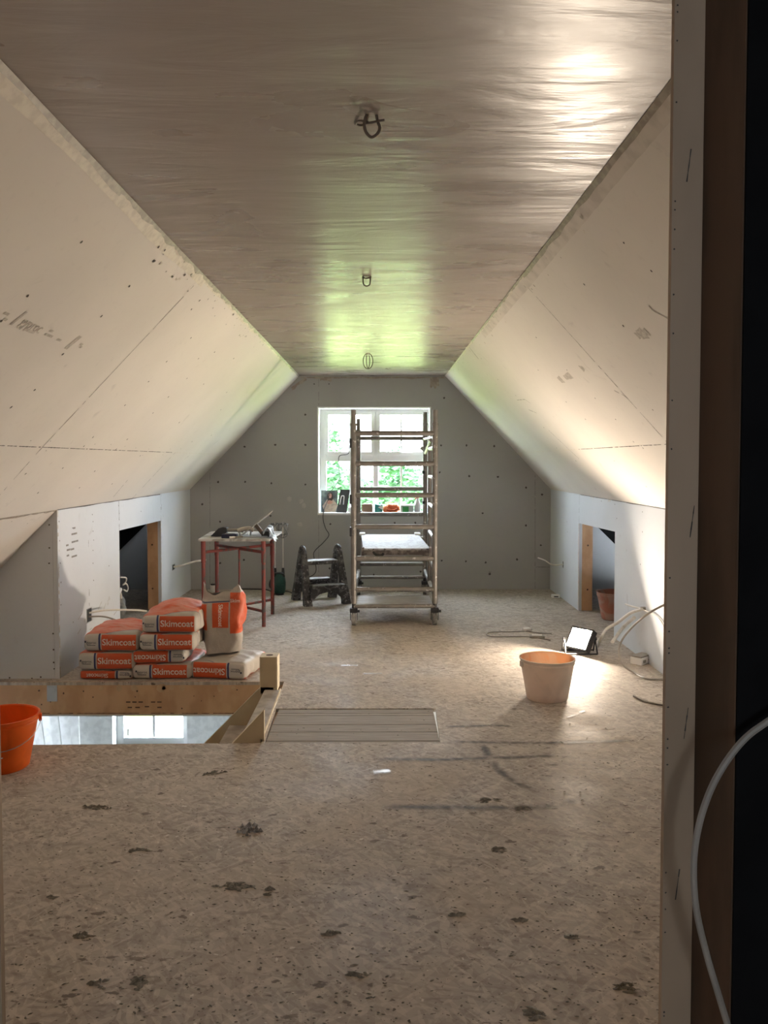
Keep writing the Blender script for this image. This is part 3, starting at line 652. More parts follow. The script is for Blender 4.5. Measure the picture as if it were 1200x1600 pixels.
# ================================================================== PLASTER SACKS
def sack_mat():
    m = MB('paper_sack', .55); x, y, z = m.xyz(); nx_, ny_, nz_ = m.nrm()
    grime = m.noise(7, 5, dist=1)
    cream, orange, blue = (.46, .42, .365), (.60, .085, .018), (.03, .04, .13)
    hw, hl, hz = .183, .29, .058
    front = ny_.lt(-.55)
    of = (x.gt(-.058))*(x.lt(.165))*(z.abs().lt(.050)); bs = (x.gt(-.078))*(x.lt(-.066)); 
    edge = (y+.29)*2.4-.10
    top = (front*-1.0+1.0)*(nz_.gt(.0))*(nx_.abs().lt(.75))*(Ex.__sub__(x*1.0, edge).lt(0.0))*(y.lt(.24))
    cr = m.mix(grime.ramp(.4, .7)*.5, cream, (.34, .30, .26))
    cr = m.mix((front*(x.lt(-.078)))*.8, cr, (.60, .565, .51)); orr = m.mix(grime.ramp(.45, .75)*.55, orange, (.50, .16, .08))
    dusty = m.mix((top*m.noise(11, 6, (1, 3, 1)).ramp(.3, .65))*.65, orr, (.60, .30, .23))
    k = m.mix(front*bs, cr, blue); k = m.mix((front*of).mx(top), k, dusty)
    bl = (front*-1.0+1.0)*(Ex.__sub__(x*1.0, edge).abs().lt(.008))*(y.lt(.2)); k = m.mix(bl*.8, k, (.10, .11, .20)); k = m.mix((y.gt(.155))*(y.lt(.225))*(front*-1.0+1.0), k, dusty); k = m.mix((y.gt(.228))*(y.lt(.236)), k, (.12, .14, .3))
    m.color(k); m.bump(m.noise(16, 5, dist=1.5), .35, .006); return m.m
SACK = sack_mat()
INK = plain('white_ink', (.80, .72, .64), .7, c2=(.68, .56, .47), sc=40); INKK = plain('dark_ink', (.07, .075, .10), .8)
def sack(label, loc, rz, h=.115, w_=.37, l=.56, flip=False, seed=0, bulge=.02, tail=.0, parts=True, group='sacks of skimming plaster'):
    t = thing('plaster_sack', label, 'sack', loc, rz, group)
    hx, hy, hz = w_/2, l/2, h/2; r = min(.034, hz*.8); b = B(); N = (22, 30, 8)
    def add(fix, sg, n1, n2):
        ax = [0, 1, 2]; ax.remove(fix); g = []
        for i in range(n1+1):
            row = []
            for j in range(n2+1):
                p = [0, 0, 0]; p[fix] = sg; p[ax[0]] = -1+2*i/n1; p[ax[1]] = -1+2*j/n2; row.append(b.verts.new(V((p[0]*hx, p[1]*hy, p[2]*hz))))
            g.append(row)
        for i in range(n1):
            for j in range(n2): b.faces.new((g[i][j], g[i+1][j], g[i+1][j+1], g[i][j+1]))
    for sg in (-1, 1): add(0, sg, N[1], N[2]); add(1, sg, N[0], N[2]); add(2, sg, N[0], N[1])
    bmesh.ops.remove_doubles(b, verts=b.verts, dist=.0005)
    for v in b.verts:
        p = v.co.copy(); c = V((max(-hx+r, min(hx-r, p.x)), max(-hy+r, min(hy-r, p.y)), max(-hz+r, min(hz-r, p.z))))
        d = p-c; q = c+d.normalized()*r if d.length > 1e-6 else p
        fx, fy = 1-(q.x/hx)**2, 1-(q.y/hy)**2; inner = max(0, fx)*max(0, min(1, (q.y/hy+1)*2.2))*max(0, fy)**.5
        if q.z > 0: q.z += bulge*inner
        back = max(0, (q.y/hy-.2)/.8)
        q.z = q.z*(1-.35*back*back) - (hz*.3*back*back if not flip else -hz*.3*back*back)
        nz = noise.noise_vector(q*5.5+V((seed*7.3, 0, 0))); nf = noise.noise_vector(q*15+V((seed*3.1, 5, 0)))
        a = max(.12, min(1, (q.y/hy+1)*1.6)); q += V((nz.x*.018, nz.y*.012, nz.z*.012))*a + nf*.009*a
        lo = -hz if not flip else hz
        if not flip: q.z = max(q.z, -hz)
        else: q.z = min(q.z, hz)
        v.co = q
    o = link('sack_body', b, SACK, t, smooth=True)
    R2 = Matrix.Rotation(math.pi, 4, 'Y') if flip else Matrix.Identity(4)
    o.matrix_local = Matrix.Translation((0, hy, hz)) @ R2
    Mf = axes((0, -hy-.0085, 0), (1, 0, 0), (0, 0, 1), (0, -1, 0))
    tx = text('printed_name', 'Skimcoat', min(.058, h*.62), INK, o, Mf @ Matrix.Translation((.054, .002, 0)), bold=.018, ext=0)
    tg = text('printed_maker_name', 'gyproc', .024, INKK, o, Mf @ Matrix.Translation((-.122, 0, 0)), bold=.006, ext=0)
    b = B(); box(b, (-.166, -hy-.006, .0), (-.156, -hy-.004, .012)); box(b, (-.15, -hy-.006, -.018), (-.095, -hy-.004, -.015)); em_ = link('printed_emblem', b, INKK, o)
    for q in (tx, tg): drape(q, o, (0, 1, 0))
    if tail:
        b = B(); rr = random.Random(seed); ps = []
        for i in range(9): ps.append(V((-hx*.8+i*hx*.2, hy-.02+rr.uniform(0, .06), rr.uniform(-.01, .03))))
        for i in range(8):
            a_, c_ = V((ps[i].x, hy-.06, hz*.3)), V((ps[i+1].x, hy-.06, hz*.3)); b.faces.new([b.verts.new(q) for q in (a_, c_, ps[i+1]+V((0, tail, 0)), ps[i]+V((0, tail, 0)))])
        link('sack_tail', b, SACK, o)
    return t
def px_x(px, y): return W(px, 720, y).x
yb = 5.355
def sc(px0, px1, y): return (px_x(px0, y)+px_x(px1, y))/2
# left stack
sack('plaster sack at the bottom of the left stack, lettering upside down', (sc(118, 201, yb)+.005, yb, 0), .0, h=.062, flip=True, seed=1, bulge=.003, w_=.35)
sack('middle plaster sack of the left stack', (sc(117, 200, yb)+.015, yb-.012, .064), .0, h=.118, seed=2, bulge=.003)
sack('topmost plaster sack of the left stack, large pale orange top showing', (sc(128, 211, yb), yb-.012, .186), -.03, h=.118, w_=.36, seed=3, bulge=.035)
# middle stack
sack('bottom plaster sack of the middle stack, on the boards', (sc(203, 284, yb)+.02, yb, 0), .0, h=.100, seed=4, bulge=.003, w_=.385)
sack('second plaster sack from the bottom of the middle stack, lettering upside down', (sc(203, 271, yb)+.03, yb+.005, .103), .06, h=.088, flip=True, seed=5, bulge=.003, w_=.35)
sack('third plaster sack from the bottom of the middle stack', (sc(217, 300, yb)-.0, yb-.03, .194), -.02, h=.112, w_=.36, seed=6, bulge=.003)
sack('topmost plaster sack of the middle stack, crumpled open plastic behind', (sc(222, 303, yb), yb-.03, .31), -.02, h=.118, w_=.36, seed=7, bulge=.05, tail=.04)
# right pair
sack('plaster sack lying at the right of the pile, under the upright one, lettering upside down', (sc(296, 378, yb)+.0, yb, 0), -.16, h=.115, w_=.385, flip=True, seed=8, l=.50, bulge=.02)
# upright open sack with gathered neck
m = MB('open_paper_sack', .55); x, y, z = m.xyz(); a_, b_, c_ = m.nrm(); gr = m.noise(8, 5, dist=1)
fr_ = (y.lt(-.0))*(x.lt(.052)); pan = fr_*(x.gt(-.062))*(x.lt(.045))*(z.gt(.17))*(z.lt(.335)); rt = (x.gt(.055))*(z.gt(.13+.0))*(z.lt(.40)); lf = (x.lt(-.098))*(z.gt(.15))*(z.lt(.33))
k = m.mix(gr.ramp(.4, .7)*.5, (.42, .375, .32), (.34, .30, .26)); k = m.mix(pan.mx(rt).mx(lf), k, m.mix(gr.ramp(.45, .75)*.5, (.60, .085, .018), (.5, .2, .14)))
k = m.mix(fr_*((z-.342).abs().lt(.004)), k, (.05, .06, .13)); m.color(k); m.bump(m.noise(13, 5, dist=2), .5, .01)
t = thing('plaster_sack', 'open plaster sack standing upright with torn crumpled top', 'sack', (px_x(346, 5.62), 5.62, .132), .10, 'sacks of skimming plaster')
b = B(); rings = []; NS, NZ = 44, 34
for j in range(NZ+1):
    zz = .46*j/NZ; f_ = j/NZ
    wx_ = .120-.02*(1-min(1, f_*6))**2+.015*math.sin(f_*2.6); wy = .085*(1-.55*max(0, (f_-.55)/.45))
    ring = []
    for i in range(NS):
        a = 2*math.pi*i/NS; ca, sa = math.cos(a), math.sin(a)
        q = V((wx_*math.copysign(abs(ca)**.45, ca), wy*math.copysign(abs(sa)**.55, sa), zz))
        d = noise.noise_vector(q*7+V((3, 1, 9))); q += d*.040*min(1, .3+f_)
        q += noise.noise_vector(q*17)*.016
        if f_ > .74:                               # torn jagged neck: one tall point at each side, dipping between
            tt = ca; hgt = .40+(.055 if abs(tt) < .35 else 0)*0+max(0, tt-.15)**1.2*.09+max(0, -tt-.55)*.16
            q.z = .34+(q.z-.34)*(hgt-.34)/.12 + noise.noise(V((a*3, 2, 0)))*.02*((f_-.74)/.26)
            q.y *= 1-.25*(f_-.74)/.26
        ring.append(b.verts.new(q))
    rings.append(ring)
for A, C in zip(rings, rings[1:]):
    for i in range(NS): b.faces.new((A[i], A[(i+1) % NS], C[(i+1) % NS], C[i]))
b.faces.new(rings[0][::-1]); ob = link('sack_body', b, m.m, t, smooth=True)
t1 = text('printed_name', 'Skimcoat', .040, INK, ob, axes((-.008, -.098, .252), (0, 0, -1), (1, 0, 0), (0, -1, 0)), bold=.018, ext=0)
t2 = text('printed_name', 'Skim', .034, INK, ob, axes((.088, -.088, .345), (1, 0, 0), (0, 0, 1), (0, -1, 0)), bold=.018, ext=0)
for q in (t1, t2): drape(q, ob, (0, 1, 0))

# ================================================================== STAIRS
t = thing('staircase', 'new fibreboard staircase dropping through the floor opening', 'stairs', (-.6, 4.19, 0))
O = V((-.6, 4.19, 0)); TH = .028
def string(y, top, x1, xs, name):
    """a sloping side board at 45 degrees with a plumb cut end"""
    b = B(); pts = [(x1, top), (x1, -.30), (x1-2.3, -2.6), (xs-2.35, -2.35-.0), (xs, top)]
    prism(b, [V((px, y, pz))-O for px, pz in pts], (0, TH, 0), 0)
    return b
b = string(4.165, .158, -.588, -.589, 's'); link('side_string', b, MDF, t)
b = string(5.10, .0195, -.66, -.741, 's'); link('side_string', b, MDF, t)
b = B(); box(b, V((-.741, 5.10, -.02))-O, V((-.643, 5.21, .205))-O, bev=.001); nw = link('newel_post', b, MDF, t)
b = B(); box(b, V((-.6445, 5.098, .0))-O, V((-.636, 5.212, .206))-O); box(b, V((-.745, 5.098, .0))-O, V((-.741, 5.212, .206))-O); box(b, V((-.745, 5.098, .205))-O, V((-.636, 5.212, .209))-O); link('pale_edge', b, MDFE, nw)
b = B(); rod(b, V((-.69, 5.15, .2085))-O, V((-.69, 5.15, .2105))-O, .022, 16); link('bolt_hole', b, TIMBERD, nw)
GRT = plain('dusty_tread', (.50, .47, .43), .8, c2=(.34, .31, .27), sc=9)
b = B(); box(b, V((-.715, 4.193, -.02))-O, V((-.606, 5.10, .004))-O, bev=.001); link('landing_nosing', b, GRT, t)
b = B(); prism(b, [V(p)-O for p in ((-.606, 4.165, -.02), (-.606, 4.165, .012), (-.622, 5.10, .012), (-.622, 5.10, -.02))], (.008, 0, 0)); link('pale_edge', b, MDFE, t)
b = B(); prism(b, [V(p)-O for p in ((-.589, 4.163, .158), (-.589, 4.195, .158), (-2.945, 4.195, -2.35), (-2.945, 4.163, -2.35))], V((.004, 0, .006))); link('pale_edge', b, MDFE, t)
b = B(); prism(b, [V(p)-O for p in ((-.741, 5.098, .0195), (-.741, 5.128, .0195), (-3.09, 5.128, -2.35), (-3.09, 5.098, -2.35))], V((.004, 0, .006))); link('pale_edge', b, MDFE, t)
for i in range(11):
    x = -.70-.215*i; z = -.02-.198*(i+1)
    b = B(); box(b, V((x-.235, 4.193, z-.022))-O, V((x, 5.10, z))-O, bev=.002); link('tread', b, GRT, t)
    b = B(); box(b, V((x, 4.193, z-.0))-O, V((x+.012, 5.10, z+.178))-O); link('riser', b, MDF, t)
# things leaning in the lower room
b = B()
for a, c in (((98, 1110), (130, 1185)), ): pass
t = thing('lining_board', 'pale boards leaning on the lower room wall, seen through the stair opening', 'boards', (-3.6, 8.9, -2.7))
for dx, lean in ((0, .35), (.16, .30), (.28, .12)):
    b = B(); prism(b, [(dx, 0, 0), (dx+.09, 0, 0), (dx+.09-lean, .18, 2.3), (dx-lean, .18, 2.3)], (0, .03, 0)); link('board', b, WPAINT, t)

# ================================================================== SCAFFOLD TOWER
m = MB('dull_aluminium', .5, .55); n_ = m.noise(9, 5); n2_ = m.noise(30, 4)
m.color(m.mix(n2_.ramp(.62, .7), m.mix(n_.ramp(.3, .7), (.27, .25, .225), (.19, .178, .165)), (.5, .48, .46))); ALU = m.m
t = thing('scaffold_tower', 'tall narrow aluminium scaffold tower on castors before the window', 'scaffold tower', (.12, 7.13, 0))
O = V((.12, 7.13, 0)); Tm = lambda p: V(p)-O
XA, XB, YA, YB = -.228, .472, 7.14, 8.77
def castor(x, y):
    b = B(); rod(b, Tm((x, y, .13)), Tm((x, y, .20)), .018); box(b, Tm((x-.034, y-.03, .112)), Tm((x+.034, y+.035, .150)), bev=.006)
    for s_ in (-1, 1): prism(b, [Tm((x+s_*.028, y-.03, .14)), Tm((x+s_*.028, y+.04, .14)), Tm((x+s_*.028, y+.035, .045)), Tm((x+s_*.028, y-.005, .045))], (.004*s_, 0, 0))
    box(b, Tm((x+.03, y-.05, .12)), Tm((x+.052, y-.02, .14)), bev=.003)
    c = link('castor', b, BLACKP, t); b = B()
    for i in range(20): pass
    rod(b, Tm((x-.017, y+.012, .0605)), Tm((x+.017, y+.012, .0605)), .060, 26); link('wheel', b, plain('grey_rubber', (.12, .115, .105), .8, c2=(.3, .29, .27), sc=18), c, smooth=True)
    b = B(); rod(b, Tm((x-.020, y+.012, .0605)), Tm((x+.020, y+.012, .0605)), .030, 18); link('hub', b, BLACKP, c, smooth=True)
for y, topz, rungs in ((YA, 1.855, (1.655, 1.395, 1.125, .852, .580, .312, .165)), (YB, 1.86, (1.655, 1.395, 1.125, .856, .60, .328, .186))):
    for x, tz in ((XA, topz if y == YA else 1.862), (XB, topz if y == YA else 1.93)):
        b = B(); rod(b, Tm((x, y, .19)), Tm((x, y, tz-.12)), .0245, 14); rod(b, Tm((x, y, tz-.12)), Tm((x, y, tz)), .0215, 14)
        rod(b, Tm((x, y, tz-.135)), Tm((x, y, tz-.115)), .028, 14); link('upright', b, ALU, t, smooth=True)
        castor(x, y)
    for i, z in enumerate(rungs):
        b = B(); rod(b, Tm((XA, y, z)), Tm((XB, y, z)), .0215 if i < 6 else .018, 12); link('rung', b, ALU, t, smooth=True)
# narrow ladder section in the right side
xl = XB-.012
b = B(); rod(b, Tm((xl, 7.72, .20)), Tm((xl, 7.72, 1.62)), .019, 12); link('ladder_upright', b, ALU, t, smooth=True)
for z in (1.53, 1.275, 1.02, .765, .51, .29):
    b = B(); rod(b, Tm((xl, YA+.05, z)), Tm((xl, 7.72, z)), .017, 10); link('ladder_rung', b, plain('lit_aluminium', (.75, .76, .78), .4, .3), t, smooth=True)  # same metal as the tower, light on the rungs put into a paler colour
for z in (1.62,): b = B(); rod(b, Tm((xl, YA, z)), Tm((xl, YB, z+.03)), .012, 8); link('side_brace', b, ALU, t)
for x in (XA, XB):
    for z in (.26, ): b = B(); rod(b, Tm((x, YA, z)), Tm((x, YB, z)), .02, 10); link('side_brace', b, ALU, t, smooth=True)
for z in (1.58, 1.1, .82):
    b = B(); box(b, Tm((XA-.034, YA-.02, z-.05)), Tm((XA-.012, YA+.05, z+.03)), bev=.005); link('clamp', b, BLACKP, t)
for z in (1.30, .98, .72): b = B(); rod(b, Tm((XB, YB-.03, z)), Tm((XB-.03, YB-.03, z)), .018, 8); link('clamp', b, BLACKP, t)
b = B(); rod(b, Tm((XB-.03, YA+.12, 1.60)), Tm((XB-.005, YB-.2, 1.50)), .016, 8); rod(b, Tm((XB-.05, YB-.06, 1.56)), Tm((XB+.01, YB-.05, 1.52)), .02, 8); link('clamp', b, ALU, t)
# platforms
m = MB('plaster_crusted_platform', .75); n_ = m.noise(14, 6, dist=1); n2_ = m.noise(45, 3)
m.color(m.mix(n2_.ramp(.58, .66), m.mix(n_.ramp(.45, .6), (.36, .36, .37), (.26, .255, .25)), (.11, .105, .10))); m.bump(n_, .5, .01); PLAT = m.m
b = B(); pz = .655; pts = [(-.150, 7.23), (.436, 7.23), (.395, 8.62), (-.195, 8.62)]
prism(b, [Tm((x, y, pz-.014)) for x, y in pts], (0, 0, .016)); pf = link('platform', b, PLAT, t)
b = B(); 
for (x, y) in pts[:2]: box(b, Tm((x-.012, y-.005, pz-.062)), Tm((x+.012, y+.03, pz+.012)), bev=.003)
box(b, Tm((-.150, 7.232, pz-.055)), Tm((.436, 7.262, pz-.014))); box(b, Tm((-.195, 8.58, pz-.055)), Tm((.395, 8.61, pz-.014)))
for (xa, xb) in ((-.150, -.195), (.41, .37)): prism(b, [Tm((xa, 7.24, pz-.05)), Tm((xa+.025, 7.24, pz-.05)), Tm((xb+.025, 8.6, pz-.05)), Tm((xb, 8.6, pz-.05))], (0, 0, .03))
link('platform_frame', b, plain('dark_frame', (.12, .10, .09), .6, c2=(.3, .27, .24), sc=25), pf)
for x in (-.185, .385):
    b = B(); box(b, Tm((x-.03, 8.52, pz+.0)), Tm((x+.03, 8.64, pz+.022)), bev=.006); link('platform_hook', b, WHITE, pf)
b = B(); tube(b, [Tm(p) for p in ((-.06, 7.24, pz-.03), (-.03, 7.22, pz-.055), (.01, 7.22, pz-.06), (.03, 7.225, pz-.04))], .012, 8, 5); link('platform_latch', b, BLACKP, pf)
b = B(); box(b, Tm((XA+.02, 7.165, .165)), Tm((XB-.02, 7.60, .183)), bev=.003); link('lower_platform', b, plain('pale_board', (.70, .69, .69), .6, c2=(.55, .52, .49), sc=6, stretch=(1, 5, 1)), t)

# ================================================================== TRESTLE TABLE
m = MB('red_paint_chipped', .55); n_ = m.noise(22, 5, (1, 1, .5), dist=1)
m.color(m.mix(n_.ramp(.52, .60), (.20, .042, .034), (.085, .065, .058))); RED = m.m
t = thing('trestle_table', 'board on red chipped steel trestle legs near the left corner', 'table', (-1.25, 7.37, 0)); O = V((-1.25, 7.37, 0))
x0, x1, y0, y1 = -1.51, -.997, 7.085, 7.665
m = MB('splashed_board', .7); n_ = m.noise(6, 6, dist=1.4); m.color(m.mix(n_.ramp(.45, .6), (.50, .485, .46), (.27, .25, .23))); BRD = m.m
b = B(); prism(b, [V((x, y, .735))-O for x, y in ((-1.55, 7.07), (-.945, 7.07), (-.93, 7.86), (-1.60, 7.86))], (0, 0, .018)); link('table_top', b, BRD, t)
for x, y in ((x0, y0), (x1, y0), (x1, y1), (x0, y1)):
    b = B(); rod(b, V((x, y, 0))-O, V((x, y, .55))-O, .017, 10); rod(b, V((x, y, .55))-O, V((x, y, .735))-O, .020, 10); link('leg', b, RED, t, smooth=True)
cx, cy = (x0+x1)/2, (y0+y1)/2
for z in (.64, .13):
    for (xa, ya_), (xb, yb_) in (((x0, y0), (x1, y1)), ((x0, y1), (x1, y0))):
        b = B(); rod(b, V((xa, ya_, z))-O, V((xb, yb_, z+(.006 if ya_ == y0 else 0)))-O, .013, 8); link('cross_bar', b, RED, t, smooth=True)
b = B(); rod(b, V((cx, cy, .13))-O, V((cx, cy, .64))-O, .009, 8); link('centre_rod', b, RED, t)

# tools on the table
ZT = .7545
Wt = lambda px, py, y: W(px, py, y)
t = thing('plasterer_hawk', 'plasterer\'s hawk tilted on its handle on the trestle table', 'hawk', (-1.13, 7.42, ZT))
a = Wt(376, 838, 7.30); a.z = ZT+.006; c = Wt(426, 799, 7.42); dx = (c-a); xd = dx.normalized(); yd = V((0, 1, 0)); yd = (yd-xd*yd.dot(xd)).normalized(); zd = xd.cross(yd)
O = t.location; Mh = axes(a-V(O), xd, yd, zd); LH = dx.length
b = B(); box(b, (0, -.02, 0), (LH, .26, .006), M=Mh, bev=.002); link('plate', b, plain('scratched_aluminium', (.50, .47, .42), .45, .6, c2=(.3, .28, .26), sc=20), t)
b = B(); rod(b, Mh @ V((LH*.52, .12, 0)), Mh @ V((LH*.52+.0, .12, -.115)), .019, 12); hd = link('handle', b, plain('worn_wood_handle', (.20, .14, .10), .6), t, smooth=True)
t = thing('plastering_trowel', 'plastering trowel with rounded pale handle on the trestle table', 'trowel', (-1.24, 7.35, ZT)); O = V(t.location)
b = B(); box(b, (-.14, -.06, .001), (.14, .06, .003)); link('blade', b, STEEL, t)
b = B(); tube(b, [(-.02, 0, .045), (.03, 0, .062), (.085, 0, .068), (.12, 0, .05)], .019, 12, 6); link('handle', b, plain('cork_handle', (.50, .44, .37), .6), t, smooth=True)
for a_ in (0, .09): b = B(); rod(b, (a_, 0, .003), (a_*1.2-.01, 0, .052), .008); link('shank', b, STEEL, t)
t = thing('corner_trowel', 'dark angular trowel at the left end of the table top', 'trowel', (-1.405, 7.32, ZT))
b = B(); prism(b, [(-.09, 0, .001), (.045, 0, .001), (.05, 0, .075), (.02, 0, .08), (-.02, 0, .07)], (0, .10, 0)); link('blade', b, BLACKP, t)
b = B(); tube(b, [(.05, .05, .05), (.12, .05, .05), (.19, .05, .045)], .016, 10, 4); link('handle', b, plain('dusty_grip', (.28, .25, .22), .8), t, smooth=True)
t = thing('sanding_block', 'dark blue block on the front of the trestle table', 'block', (-1.29, 7.17, ZT))
b = B(); box(b, (-.075, -.035, .001), (.055, .045, .034), bev=.004); link('pad', b, plain('navy_foam', (.02, .025, .06), .7), t)
b = B(); box(b, (-.05, -.02, .034), (.03, .03, .040), bev=.002); link('backing', b, plain('grey_backing', (.2, .2, .22), .6), t)
t = thing('paintbrush', 'small pale-tipped brush lying beside the dark blue block', 'brush', (-1.245, 7.11, ZT), .5)
b = B(); rod(b, (0, 0, .012), (.07, 0, .012), .006, 8, .010); link('handle', b, plain('brush_handle', (.3, .26, .22), .6), t); b = B(); box(b, (-.045, -.014, .004), (0, .014, .020), bev=.003); link('bristles', b, CABLEW, t)
t = thing('steel_rule', 'flat steel blade lying on the middle of the trestle table', 'blade', (-1.10, 7.24, ZT), .1)
b = B(); box(b, (-.13, -.035, 0.001), (.12, .035, .003)); link('blade', b, STEEL, t)
b = B(); box(b, (-.13, -.037, .003), (.12, -.029, .012)); link('spine', b, STEEL, t)
t = thing('plastic_bag', 'crumpled white plastic bag hanging off the table\'s right end', 'bag', (-.95, 7.25, ZT))
b = B(); g = []
for i in range(13):
    row = []
    for j in range(11):
        u, v = i/12, j/10; x_ = -.06+.10*u; z_ = .085*math.sin(math.pi*min(1, u*1.15+.12))-.06*max(0, u-.75)*4*.5; q = V((x_, -.09+.22*v, z_+.004)); q += noise.noise_vector(q*22)*.018; q.z = max(q.z, .002) if q.x < .03 else q.z; row.append(b.verts.new(q))
    g.append(row)
for i in range(12):
    for j in range(10): b.faces.new((g[i][j], g[i+1][j], g[i+1][j+1], g[i][j+1]))
bmesh.ops.solidify(b, geom=b.faces[:], thickness=.0015); link('film', b, plain('white_film', (.66, .73, .78), .3), t)
b = B(); box(b, (-.085, -.02, .001), (-.02, .05, .05), bev=.006); link('contents', b, BLACKP, t)

# ================================================================== HOP-UP STEP
m = MB('plastered_black_plastic', .7); n_ = m.noise(13, 6, dist=1.2); n2_ = m.noise(40, 3)
m.color(m.mix(n2_.ramp(.58, .68), m.mix(n_.ramp(.45, .62), (.045, .045, .048), (.15, .15, .15)), (.33, .33, .34))); STEPM = m.m
fl, bl_, frr, br = G(481, 947), G(462, 937), G(541, 943), G(519, 933)
ctr = (fl+bl_+frr+br)/4; t = thing('step_stool', 'black double-sided step stool crusted with plaster beside the scaffold', 'step stool', ctr); O = ctr
for f_, k_ in ((fl, bl_), (frr, br)):
    mid = (f_+k_)/2; ap = mid+V((0, 0, .555)); ap.x += .012 if f_ == fl else -.012
    sd_ = (frr-fl).normalized(); fd = (f_-k_).normalized()
    b = B()
    for ft in (f_, k_):
        s_ = 1 if ft == f_ else -1
        A = [ft+fd*.035-sd_*.04, ft+fd*.035+sd_*.04, ft-fd*.035+sd_*.04, ft-fd*.035-sd_*.04]
        tp = ap-V((0, 0, .03))+fd*s_*.035; C = [tp+fd*.022-sd_*.022, tp+fd*.022+sd_*.022, tp-fd*.03+sd_*.022, tp-fd*.03-sd_*.022]
        va = [b.verts.new(q-O) for q in A]; vc = [b.verts.new(q-O) for q in C]; b.faces.new(va); b.faces.new(vc[::-1])
        for i in range(4): b.faces.new((va[i], va[(i+1) % 4], vc[(i+1) % 4], vc[i]))
    link('leg_frame', b, STEPM, t)
    b = B(); tube(b, [ap+fd*.062-V((0, 0, .06))-O, ap+fd*.045-V((0, 0, .015))-O, ap-O, ap-fd*.045-V((0, 0, .015))-O, ap-fd*.062-V((0, 0, .06))-O], .022, 10, 5); link('handle', b, STEPM, t, smooth=True)
ang = math.atan2(sd_.y, sd_.x); Ms = Matrix.Rotation(ang, 4, 'Z'); GT = plain('plastered_tread', (.44, .45, .47), .7, c2=(.3, .3, .31), sc=14)
b = B(); box(b, (-.165, -.085, .385), (.165, .085, .42), M=Ms, bev=.006); top_ = link('top_step', b, STEPM, t); b = B(); box(b, (-.16, -.08, .42), (.16, .08, .424), M=Ms); link('tread_plate', b, GT, top_)
for s_ in (-1, 1):
    b = B(); box(b, (-.172, s_*.235-.065, .175), (.172, s_*.235+.065, .205), M=Ms, bev=.006)
    ya = s_*.235-.02
    pts = [(-.172, ya, .18), (.172, ya, .18), (.172, ya, .06), (.14, ya, .07), (.09, ya, .115), (0, ya, .135), (-.09, ya, .115), (-.14, ya, .07), (-.172, ya, .06)]
    prism(b, [Ms @ V(p) for p in pts], Ms @ V((0, .03, 0))); q = link('lower_step', b, STEPM, t)
    b = B(); box(b, (-.165, s_*.235-.06, .205), (.165, s_*.235+.06, .208), M=Ms); link('tread_plate', b, GT if s_ > 0 else plain('dusty_tread_grey', (.2, .2, .2), .8, c2=(.1, .1, .1), sc=30), q)

# ================================================================== TWIN PADDLE MIXER
mp = G(437, 929); t = thing('paddle_mixer', 'green twin-paddle mixer stood upside down with whisks upward', 'mixer', mp)
GRN = plain('green_plastic', (.012, .07, .05), .4, c2=(.03, .09, .07), sc=14)
b = B(); lathe(b, [(.03, .012), (.065, .02), (.075, .06), (.078, .13), (.07, .18), (.06, .22), (.03, .235)], 20)
bmesh.ops.scale(b, vec=(.85, .8, 1), verts=b.verts)
for a in range(10): box(b, (-.055+a*.012, -.066, .04), (-.050+a*.012, -.058, .12), M=None)
link('motor_housing', b, GRN, t, smooth=True)
b = B(); tube(b, [(-.05, 0, .19), (-.09, .0, .15), (-.10, 0, .09), (-.06, 0, .05)], .014, 8, 5); tube(b, [(.05, -.02, .20), (.03, -.06, .235), (-.03, -.06, .235), (-.05, -.02, .20)], .012, 8, 5); link('handle', b, BLACKP, t, smooth=True)
b = B(); lathe(b, [(.04, .0), (.045, .0), (.045, .02), (.03, .022)], 16); link('foot', b, BLACKP, t)
for x in (-.047, .037):
    b = B(); rod(b, (x, 0, .215), (x, 0, .285), .018, 12, .013); link('chuck', b, BLACKP, t); b = B(); rod(b, (x, 0, .28), (x, 0, .77), .0055, 8); pr = link('paddle_rod', b, CABLEW, t)
    b = B()
    for k_ in range(4):
        a = k_*math.pi/2+.4; tube(b, [(x, 0, .60), (x+.05*math.cos(a), .05*math.sin(a), .635), (x+.055*math.cos(a+.9), .055*math.sin(a+.9), .70), (x+.04*math.cos(a+1.6), .04*math.sin(a+1.6), .755), (x, 0, .765)], .004, 6, 5)
    for z_ in (.64, .75): tube(b, [(x+.055*math.cos(a), .055*math.sin(a), z_) for a in [i*math.pi/6 for i in range(13)]], .004, 6, 1)
    link('whisk', b, plain('plastered_steel', (.15, .145, .14), .6), pr)
t = thing('can', 'small pale can with black lid on the floor behind the trestle table', 'can', G(333, 924.5))
b = B(); lathe(b, [(.001, 0), (.033, 0), (.034, .005), (.034, .07), (.001, .072)], 18); link('can_body', b, CABLEW, t, smooth=True); b = B(); lathe(b, [(.001, .072), (.026, .072), (.026, .088), (.001, .09)], 18); link('lid', b, BLACKP, t)

